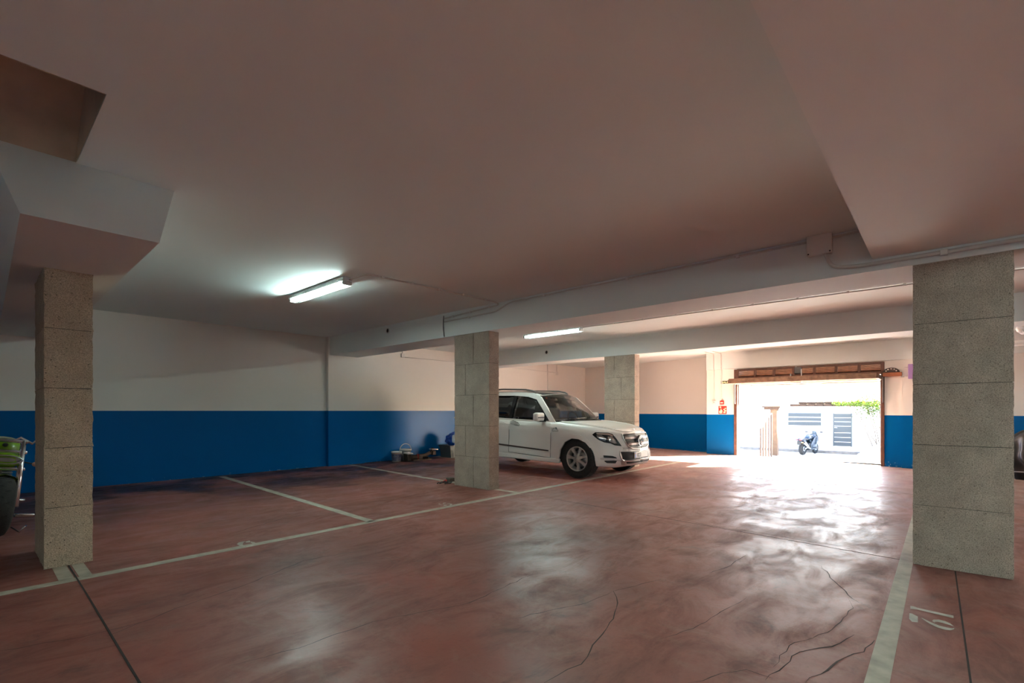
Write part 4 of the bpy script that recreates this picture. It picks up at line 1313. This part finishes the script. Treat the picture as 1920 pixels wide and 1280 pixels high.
Mp = Matrix(((0, 0, 1, xp + .001), (1, 0, 0, 0), (0, 1, 0, 0), (0, 0, 0, 1)))
text_mesh('1823', .105, MT['black'], 'plate_number', np_, Mp @ Matrix.Translation((-.198, .422, 0)), .0008, .0015, sx=.86)
# door mirrors
for s in (-1, 1):
    Mm = Matrix.Translation((-.86, s * 1.005, 1.125))
    mi = MB().rbox(-.055, .065, -.125, .125, -.085, .085, .045, 0, Mm, 4).build('door_mirror', MT['car'], CAR)
    MB().rbox(-.062, -.054, -.105, .105, -.065, .065, .003, 0, Mm).build('mirror_glass', MT['chrome'], mi)
    MB().rbox(.058, .072, -.10, .10, -.02, -.005, .005, 0, Mm).build('mirror_indicator', MT['mesh_black'], mi)
    MB().rbox(-.04, .05, (-.02 if s < 0 else -.20), (.20 if s < 0 else .02), -.098, -.070, .012, 0, Mm).build('mirror_foot', MT['car_black'], mi)
# sticker on the wing: an open line drawing
def decal(pl, r=.0035):
    P = [cast(*p) for p in Z1(pl)]
    MB().tube([p + n * .009 for p, n in P], r, 5).build('wing_sticker', MT['black'], CAR)
decal([(740, 578), (728, 576), (726, 562), (735, 551), (750, 545), (762, 550), (772, 560), (783, 570)])
decal([(742, 578), (752, 572), (760, 580), (768, 573), (775, 580), (785, 574)])
patch('wing_sticker', Z1([(752, 546), (764, 537), (777, 556), (764, 552)]), MT['black'], CAR, .010, 1.5, .004, mirror=False)
# inspection sticker at the top of the windscreen, wipers
MB().rbox(-1.095, -1.085, -.50, -.44, 1.485, 1.525, .002).build('screen_sticker', mat('sticker_red', (.6, .12, .06), .6), CAR)
for y0, y1 in ((-.55, .02), (.05, .62)):
    MB().tube([(-.44 - .16 * y0 * y0, y0, 1.085), (-.46 - .16 * y1 * y1, y1, 1.11)], .009, 6).build('wiper', MT['black'], CAR)
MB().rbox(-3.72, -3.60, -.75, .75, .42, .62, .04).build('rear_bumper', MT['car'], CAR)
for o in CAR.children:
    if not o.name.startswith('wheel') or o.name.startswith('wheel_arch'):
        o.matrix_basis = PITCH
# ------------------------------------------------------------------ motorcycles
def wheel(parent, x, z, r, w, rim, spokes, m_rim, y=0.0):
    T = Matrix.Translation((x, y, z)) @ Matrix.Rotation(PI / 2, 4, 'X')
    k = r - rim
    prof = [(rim, -w * .36), (rim + k * .45, -w * .5), (rim + k * .8, -w * .40), (r - k * .06, -w * .2), (r, 0), (r - k * .06, w * .2), (rim + k * .8, w * .40), (rim + k * .45, w * .5), (rim, w * .36)]
    t = MB().lathe(prof, 40, 0, T)
    for q in range(30):
        a = 2 * PI * q / 30
        R_ = Matrix.Translation((x, y, z)) @ Matrix.Rotation(-a, 4, 'Y')
        s_ = 1 if q % 2 else -1
        t.add([R_ @ Vector(p) for p in ((r - k * .05, s_ * w * .02, -.012), (r - k * .05, s_ * w * .24, .006), (r - k * .02, s_ * w * .24, .02), (r + .002, s_ * w * .02, .004))], [(0, 1, 2, 3)])
    o = t.build('wheel', MT['rubber'], parent)
    MB().lathe([(rim * .86, -w * .3), (rim, -w * .36), (rim + .006, -w * .3), (rim - .012, 0), (rim + .006, w * .3), (rim, w * .36), (rim * .86, w * .3), (rim * .84, 0), (rim * .86, -w * .3)], 36, 0, T).build('rim', m_rim, o)
    s = MB()
    for q in range(spokes):
        a = 2 * PI * q / spokes
        c, n = math.cos(a), math.sin(a)
        s.tube([(x + .04 * c, y, z + .04 * n), (x + rim * .87 * c, y, z + rim * .87 * n)], [.016, .011] if spokes < 8 else .004, 6)
    s.build('spokes', m_rim, o)
    MB().cyl((x, y - w * .55, z), (x, y + w * .55, z), .035, 14).build('hub', m_rim, o)
    MB().lathe([(.07, w * .42), (rim * .62, w * .42), (rim * .62, w * .46), (.07, w * .46)], 28, 0, T).build('brake_disc', MT['steel'], o)
    return o

def ell(mb, c, sx, sy, sz, tilt=0.0, sub=3, p=None):
    return mb.ball(c, 1.0, 0, sub, (sx, sy, sz), Matrix.Rotation(tilt, 4, 'Y'))

def shell(sections, n=18, power=2.6):
    """body lofted along x: (x, z centre, half width, half height)"""
    rows = []
    for x, zc_, w, h in sections:
        row = []
        for k in range(n):
            a = 2 * PI * k / n
            c, s = math.cos(a), math.sin(a)
            row.append(Vector((x, w * abs(c) ** (2 / power) * (1 if c >= 0 else -1), zc_ + h * abs(s) ** (2 / power) * (1 if s >= 0 else -1))))
        rows.append(row)
    b = MB().loft(rows, closed=True)
    b.f += [list(range(n)), [(len(rows) - 1) * n + k for k in range(n)][::-1]]; b.m += [0, 0]; b.s += [True, True]
    return b

def sport_bike(label, loc, rz, paint, lean=0.0, group=None):
    t = thing('motorbike', label, 'motorbike', loc, rz)
    m_p = mat('bike_paint', paint, .25, coat=.5)
    m_d = mat('bike_dark', (.012, .013, .014), .5)
    wheel(t, 1.45, .30, .30, .12, .215, 6, m_d)
    wheel(t, 0, .31, .31, .18, .215, 6, m_d)
    fr = MB().tube([(1.45, -.09, .30), (1.22, -.09, .88)], [.026, .030], 10).tube([(1.45, .09, .30), (1.22, .09, .88)], [.026, .030], 10)
    fr.build('fork', MT['steel'], t)
    shell([(1.25, .36, .02, .02), (1.3, .50, .06, .10), (1.45, .62, .075, .02), (1.62, .56, .05, .02)], 14).build('front_mudguard', m_p, t)
    shell([(.98, .52, .10, .16), (1.08, .62, .20, .28), (1.22, .78, .25, .27), (1.38, .84, .19, .17), (1.52, .82, .09, .08)], 20).build('front_fairing', m_p, t)
    for s in (-1, 1):
        shell([(.45, .42, .01, .10), (.60, .46, .045, .20), (.90, .58, .05, .28), (1.12, .70, .045, .22), (1.25, .76, .01, .10)], 14).build('side_fairing', m_p, t).location = (0, s * .205, 0)
    MB().loft([[Vector((1.42 - .10 * u - .03 * abs(k), k * .13 * (1 - .25 * u), .98 + .22 * u)) for k in (-1, -.5, 0, .5, 1)] for u in (0, .5, 1)]).build('windscreen', MT['glass_dark'], t)
    shell([(.40, .80, .10, .05), (.55, .84, .16, .12), (.80, .90, .17, .13), (1.02, .90, .10, .09)], 18).build('tank', m_p, t)
    shell([(-.18, .82, .11, .03), (0, .80, .13, .05), (.25, .76, .14, .05), (.45, .80, .09, .05)], 16).build('seat', MT['black'], t)
    tail = shell([(-.46, .78, .10, .04), (-.30, .78, .14, .075), (0, .73, .15, .075), (.3, .66, .12, .07)], 16).build('tail_fairing', m_p, t)
    for s in (-1, 1):
        MB().rbox(-.49, -.43, s * .09 - .05, s * .09 + .05, .755, .815, .015).build('tail_light', mat('tail_red', (.55, .03, .04), .3), tail)
    MB().rbox(-.47, -.44, -.05, .05, .765, .80, .01).build('tail_panel', m_d, tail)
    MB().rbox(-.42, -.36, -.10, .10, .52, .72, .02).build('number_holder', m_d, t)
    for s in (-1, 1):
        MB().rbox(-.44, -.38, s * .16 - .04, s * .16 + .04, .62, .665, .015).build('indicator', mat('amber', (.65, .20, .03), .3), t)
    for s in (-1,):
        MB().tube([(.55, s * .16, .30), (.25, s * .20, .36), (-.05, s * .22, .52), (-.34, s * .23, .66)], [.035, .04, .062, .066], 14).build('exhaust', MT['silver'], t)
        MB().cyl((-.335, s * .23, .657), (-.36, s * .23, .672), .045, 14).build('exhaust_tip', m_d, t)
    MB().rbox(.35, .95, -.18, .18, .22, .58, .06).build('engine', m_d, t)
    MB().tube([(0, -.11, .31), (.45, -.12, .40)], [.03, .04], 8).tube([(0, .11, .31), (.45, .12, .40)], [.03, .04], 8).build('swing_arm', MT['steel'], t)
    MB().tube([(1.16, -.36, .97), (1.20, -.2, 1.0), (1.22, 0, .98), (1.20, .2, 1.0), (1.16, .36, .97)], .014, 8).build('handlebar', m_d, t)
    for s in (-1, 1):
        MB().cyl((1.165, s * .26, .985), (1.15, s * .39, .965), .020, 10).build('grip', MT['black'], t)
        MB().tube([(1.30, s * .16, 1.02), (1.30, s * .32, 1.12)], .008, 6).rbox(1.27, 1.31, s * .36 - .075, s * .36 + .075, 1.10, 1.17, .018).build('mirror', m_d, t)
    MB().tube([(.55, .12, .28), (.50, .30, .02)], .012, 6).build('side_stand', MT['steel'], t)
    return t
sport_bike('dark blue motorbike parked by the garden wall, seen from behind', (28.25, 5.37, ZY), math.radians(-12), (.014, .024, .036))
sport_bike('pale motorbike on the raised ledge at the right of the gateway', (24.6, 1.55, -.30), math.radians(200), (.09, .125, .13))

# chopper cut by the left edge of the picture
CH = thing('motorcycle', 'green and chrome chopper motorcycle behind the left pillar', 'motorcycle', (.150, 6.98, .015), -PI / 2)
CH.rotation_euler = (math.radians(-8.5), 0, -PI / 2 + .06)
CH.rotation_mode = 'XYZ'
GRN = mat('lime_green_paint', (0.14, 0.27, 0.012), .22, coat=.7)
wheel(CH, 0, .300, .300, .19, .175, 40, MT['chrome'])
wheel(CH, -1.62, .315, .315, .24, .19, 40, MT['chrome'])
for s in (-1, 1):
    MB().tube([(0, s * .125, .30), (-.20, s * .125, .70), (-.32, s * .125, .95)], [.024, .027, .024], 12).build('fork_tube', MT['chrome'], CH)
for x, z in ((-.205, .665), (-.275, .835), (-.325, .945)):
    MB().rbox(x - .03, x + .03, -.165, .165, z - .018, z + .018, .014, 0, None, 3).build('fork_clamp', MT['chrome'], CH)
fd = MB()
rws = []
for k in range(11):
    a = math.radians(15 + k * 8.2)
    rr = .325
    rws.append([Vector((-rr * math.cos(a) * 1.0 + .0, w, .30 + rr * math.sin(a) - .05 * (w / .11) ** 2)) for w in (-.11, -.07, 0, .07, .11)])
fd.loft(rws).build('front_fender', GRN, CH)
hl = shell([(-.36, .745, .11, .07), (-.28, .745, .145, .085), (-.20, .75, .13, .07), (-.17, .75, .08, .04)], 20, 2.2).build('headlamp_nacelle', GRN, CH)
MB().tube([(-.165, .125 * math.cos(a), .755 + .042 * math.sin(a)) for a in [2 * PI * k / 28 for k in range(28)]], .009, 8, closed=True).build('headlamp_rim', MT['chrome'], hl)
MB().ball((-.185, 0, .755), 1, 0, 3, (.02, .118, .036)).build('headlamp_lens', MT['lens'], hl)
shell([(-1.0, .70, .06, .06), (-.86, .80, .15, .10), (-.62, .86, .18, .12), (-.44, .85, .14, .10), (-.36, .83, .05, .05)], 20, 2.2).build('tank', GRN, CH)
for s in (-1, 1):
    MB().tube([(-.33, s * .05, .94), (-.34, s * .10, .985), (-.36, s * .20, .93), (-.36, s * .24, .99), (-.42, s * .45, .945), (-.46, s * .52, .93)], .013, 10).build('handlebar', MT['chrome'], CH)
    MB().cyl((-.43, s * .44, .945), (-.48, s * .56, .925), .022, 12).build('grip', MT['black'], CH)
    MB().tube([(-.39, s * .38, .96), (-.37, s * .46, .945), (-.40, s * .55, .93)], .007, 6).build('brake_lever', MT['chrome'], CH)
    MB().ball((-.22, s * .235, .72), 1, 0, 2, (.03, .025, .025)).build('indicator', mat('peach_lens', (.75, .38, .25), .3), CH)
    MB().tube([(-.25, s * .13, .74), (-.22, s * .235, .72)], .007, 6).build('indicator_stem', MT['black'], CH)
    MB().rbox(-.235, -.185, s * .24 - .09, s * .24 + .07, .165, .205, .012).build('foot_peg', MT['chrome'], CH)
    MB().tube([(-.36, s * .12, .33), (-.36, s * .23, .325)], .014, 8).build('foot_lever', MT['chrome'], CH)
    MB().tube([(-.7, s * .10, .45), (-.95, s * .2, .24), (-1.3, s * .24, .26), (-1.9, s * .25, .30)], [.03, .035, .045, .045], 12).build('exhaust', MT['chrome'], CH)
MB().tube([(-.12, .14, .08), (-.06, .20, .035), (-.02, .22, .09), (-.06, .24, .10)], .008, 6).build('side_stand', MT['chrome'], CH)
en = MB().rbox(-1.15, -.55, -.15, .15, .20, .50, .05)
for k in range(8):
    en.box(-.95, -.65, -.13, .13, .50 + k * .028, .514 + k * .028)
en.build('engine', mat('engine_alloy', (.25, .25, .25), .4, .8), CH)
MB().tube([(-.36, 0, .85), (-.45, 0, .40), (-.6, 0, .2), (-1.2, 0, .2), (-1.62, .15, .315)], .022, 8).tube([(-.36, 0, .90), (-1.0, 0, .72), (-1.3, 0, .55), (-1.62, -.15, .315)], .022, 8).build('frame', MT['black'], CH)
shell([(-1.75, .78, .12, .03), (-1.45, .68, .15, .05), (-1.1, .66, .14, .05), (-.95, .72, .07, .04)], 16).build('seat', MT['black'], CH)
rws = []
for k in range(11):
    a = math.radians(20 + k * 13)
    rws.append([Vector((-1.62 - .36 * math.cos(a), w, .315 + .36 * math.sin(a) - .04 * (w / .14) ** 2)) for w in (-.14, -.08, 0, .08, .14)])
MB().loft(rws).build('rear_fender', GRN, CH)

# ------------------------------------------------------------------ things along the left wall
def bucket(label, loc, r, h, band, handle_up, rz=0.0):
    t = thing('bucket', label, 'bucket', loc, rz)
    MB().lathe([(0, .003), (r * .86, .0), (r * .985, h * .86), (r * 1.03, h * .86), (r * 1.06, h * .90), (r * 1.05, h), (r * 1.01, h), (r * .96, h * .9), (r * .84, .012), (0, .012)], 32).build('pail', MT['white_plastic'], t)
    if band:
        MB().lathe([(r * .885, h * .10), (r * .972, h * .74)], 32, 0, Matrix.Translation((0, 0, 0)) @ Matrix.Scale(1.008, 4)).build('label_band', mat('navy_label', (.02, .03, .09), .4, var=.6, vscale=18, var_col=(.16, .16, .18)), t)
    pts = []
    for k in range(15):
        a = PI * k / 14
        y = r * 1.07 * math.cos(a)
        z = h * .88 + (r * 1.15 * math.sin(a) if handle_up else -r * .75 * math.sin(a))
        pts.append((0 if handle_up else r * 1.08 * math.sin(a), y, z))
    MB().tube(pts, .008, 8).build('handle', MT['white_plastic'], t)
    for s in (-1, 1):
        MB().cyl((0, s * r * 1.02, h * .88), (0, s * r * 1.12, h * .88), .018, 10).build('handle_lug', MT['white_plastic'], t)
    return t
bucket('white bucket with a dark blue label, its handle down, by the blue wall', (7.10, 10.18, 0), .125, .255, True, False, .3)
bucket('white bucket with its handle standing up, behind the rusty tow bar', (7.48, 10.33, 0), .145, .285, False, True, 1.35)
T_ = thing('tow_bar', 'rusty brown tow bar with plates lying along the blue wall', 'tow bar', (7.72, 10.06, 0), math.radians(3))
RU = mat('rusty_steel', (.040, .024, .017), .8, var=.5, vscale=18, bump=.5, bscale=50)
MB().tube([(-.38, 0, .10), (-.1, .02, .085), (.2, 0, .11), (.40, .01, .17)], [.05, .055, .05, .045], 10).build('tube', RU, T_)
MB().rbox(-.46, -.34, -.09, .07, .02, .19, .01).build('end_block', RU, T_)
MB().rbox(-.47, -.30, -.09, .08, .19, .215, .006, 0, Matrix.Rotation(.12, 4, 'X')).build('end_plate', MT['galv'], T_)
MB().tube([(.36, 0, .15), (.44, .0, .22), (.46, .0, .28)], [.05, .045, .05], 10).build('upright', RU, T_)
MB().rbox(.36, .56, -.07, .07, .275, .295, .006, 0, Matrix.Rotation(.08, 4, 'Y')).build('end_plate', MT['galv'], T_)
MB().rbox(.40, .50, -.07, .02, .10, .21, .008).build('hook', RU, T_)
MB().rbox(-.06, .05, -.055, .055, .03, .15, .01).build('cross_clamp', RU, T_)
MB().tube([(-.10, -.05, .16), (-.10, -.065, .09), (-.09, -.05, .02)], .008, 6).build('red_strap', MT['red'], T_)
MB().rbox(-.3, .3, -.12, -.09, .0, .03, .006).build('ground_bar', RU, T_)
MB().rbox(-.3, .3, .09, .12, .0, .03, .006).build('ground_bar', RU, T_)
MB().rbox(-.3, -.26, -.11, .11, .01, .06, .006).rbox(.2, .24, -.11, .11, .01, .07, .006).build('ground_tie', RU, T_)

BN = thing('storage_bin', 'grey plastic storage bin behind the middle pillar', 'bin', (8.88, 10.05, 0))
rw = []
for z, gx, gy in ((0, .0, .0), (.30, .035, .025), (.30, .055, .045), (.335, .06, .05), (.335, .035, .025), (.02, -.005, -.005)):
    rw.append([Vector((sx * (.29 + gx), sy * (.20 + gy), z)) for sx, sy in ((-1, -1), (1, -1), (1, 1), (-1, 1))])
bb = MB().loft(rw, closed=True, smooth=False)
bb.f += [[0, 1, 2, 3], [20, 21, 22, 23]]; bb.m += [0, 0]; bb.s += [False, False]
bb.build('tub', mat('grey_tub', (.085, .095, .105), .5), BN)
for k in range(9):
    MB().box(-.28 + k * .066, -.262 + k * .066, -.222, -.205, .02, .27).build('rib', bpy.data.materials['grey_tub'], BN)
for s in (-1, 1):
    MB().rbox(s * .345 - .02, s * .345 + .02, -.08, .08, .27, .30, .008).build('grip', bpy.data.materials['grey_tub'], BN)
bg = bmesh.new(); bmesh.ops.create_icosphere(bg, subdivisions=4, radius=1)
for v in bg.verts:
    d = 1 + .22 * noise.noise(v.co * 2.6) + .12 * noise.noise(v.co * 6.0)
    v.co = Vector((v.co.x * .23 * d, v.co.y * .16 * d, max(0, .17 + v.co.z * .17 * d)))
BG = thing('plastic_bag', 'crumpled blue plastic bag heaped on the grey bin', 'bag', (8.85, 10.05, .30))
MB().bm(bg, 0, None, True).build('bag_body', mat('blue_bag', (.005, .07, .40), .3, bump=.8, bscale=14), BG)
kn = MB()
for k in range(5):
    a = 2 * PI * k / 5
    kn.add([(0, 0, .31), (.05 * math.cos(a), .05 * math.sin(a), .39), (.05 * math.cos(a + .7), .05 * math.sin(a + .7), .37)], [(0, 1, 2)])
kn.build('knot', bpy.data.materials['blue_bag'], BG)

DB = thing('cable_clamp', 'small dark clamp with red and black leads at the foot of the middle pillar', 'clamp', (5.56, 6.42, 0))
MB().rbox(-.03, .09, -.05, .05, .03, .10, .012).build('clamp_block', mat('olive_grey', (.10, .09, .07), .7), DB)
MB().tube([(-.10, .06, .02), (-.02, .02, .05), (.03, -.04, .03), (-.04, -.09, .02), (-.12, -.02, .012)], .010, 8).build('black_lead', MT['black'], DB)
MB().tube([(-.08, -.02, .05), (-.02, .04, .06), (-.06, .09, .03)], .011, 8).build('red_lead', MT['red'], DB)
MB().tube([(-.14, .08, .01), (-.08, .10, .025), (.02, .08, .012), (.08, .10, .012)], .009, 8).build('black_lead', MT['black'], DB)
MB().tube([(-.18, .10, .008), (-.14, .12, .02), (-.12, .06, .012)], .008, 8).build('black_lead', MT['black'], DB)

# dark covered heap against the gate wall beyond the right pillar
CV = thing('covered_bundle', 'black tarpaulin draped over a bundle behind the right pillar', 'tarpaulin', (13.75, -1.85, floor_z(-2)))
cv = bmesh.new(); bmesh.ops.create_icosphere(cv, subdivisions=5, radius=1)
for v in cv.verts:
    n = v.co.copy()
    f = 1 + .06 * math.sin(math.atan2(n.y, n.x) * 14) * (1 - abs(n.z)) + .10 * noise.noise(n * 2.2)
    z = n.z
    zz_ = .55 + .58 * z if z > -.6 else .0
    fl = 1 + .12 * max(0, -z)
    v.co = Vector((n.x * .50 * f * fl, n.y * .98 * f * fl, max(0.0, zz_ * (1 + .08 * noise.noise(n * 3)))))
MB().bm(cv, 0, None, True).build('cover', mat('black_tarpaulin', (.018, .017, .016), .45, bump=.6, bscale=8), CV)
MB().tube([(.50 * math.cos(a) * 1.08, 1.0 * math.sin(a) * 1.06, .16 + .02 * math.sin(3 * a)) for a in [2 * PI * k / 40 for k in range(40)]], .012, 6, closed=True).build('tie_cord', mat('grey_cord', (.25, .24, .22), .8), CV)
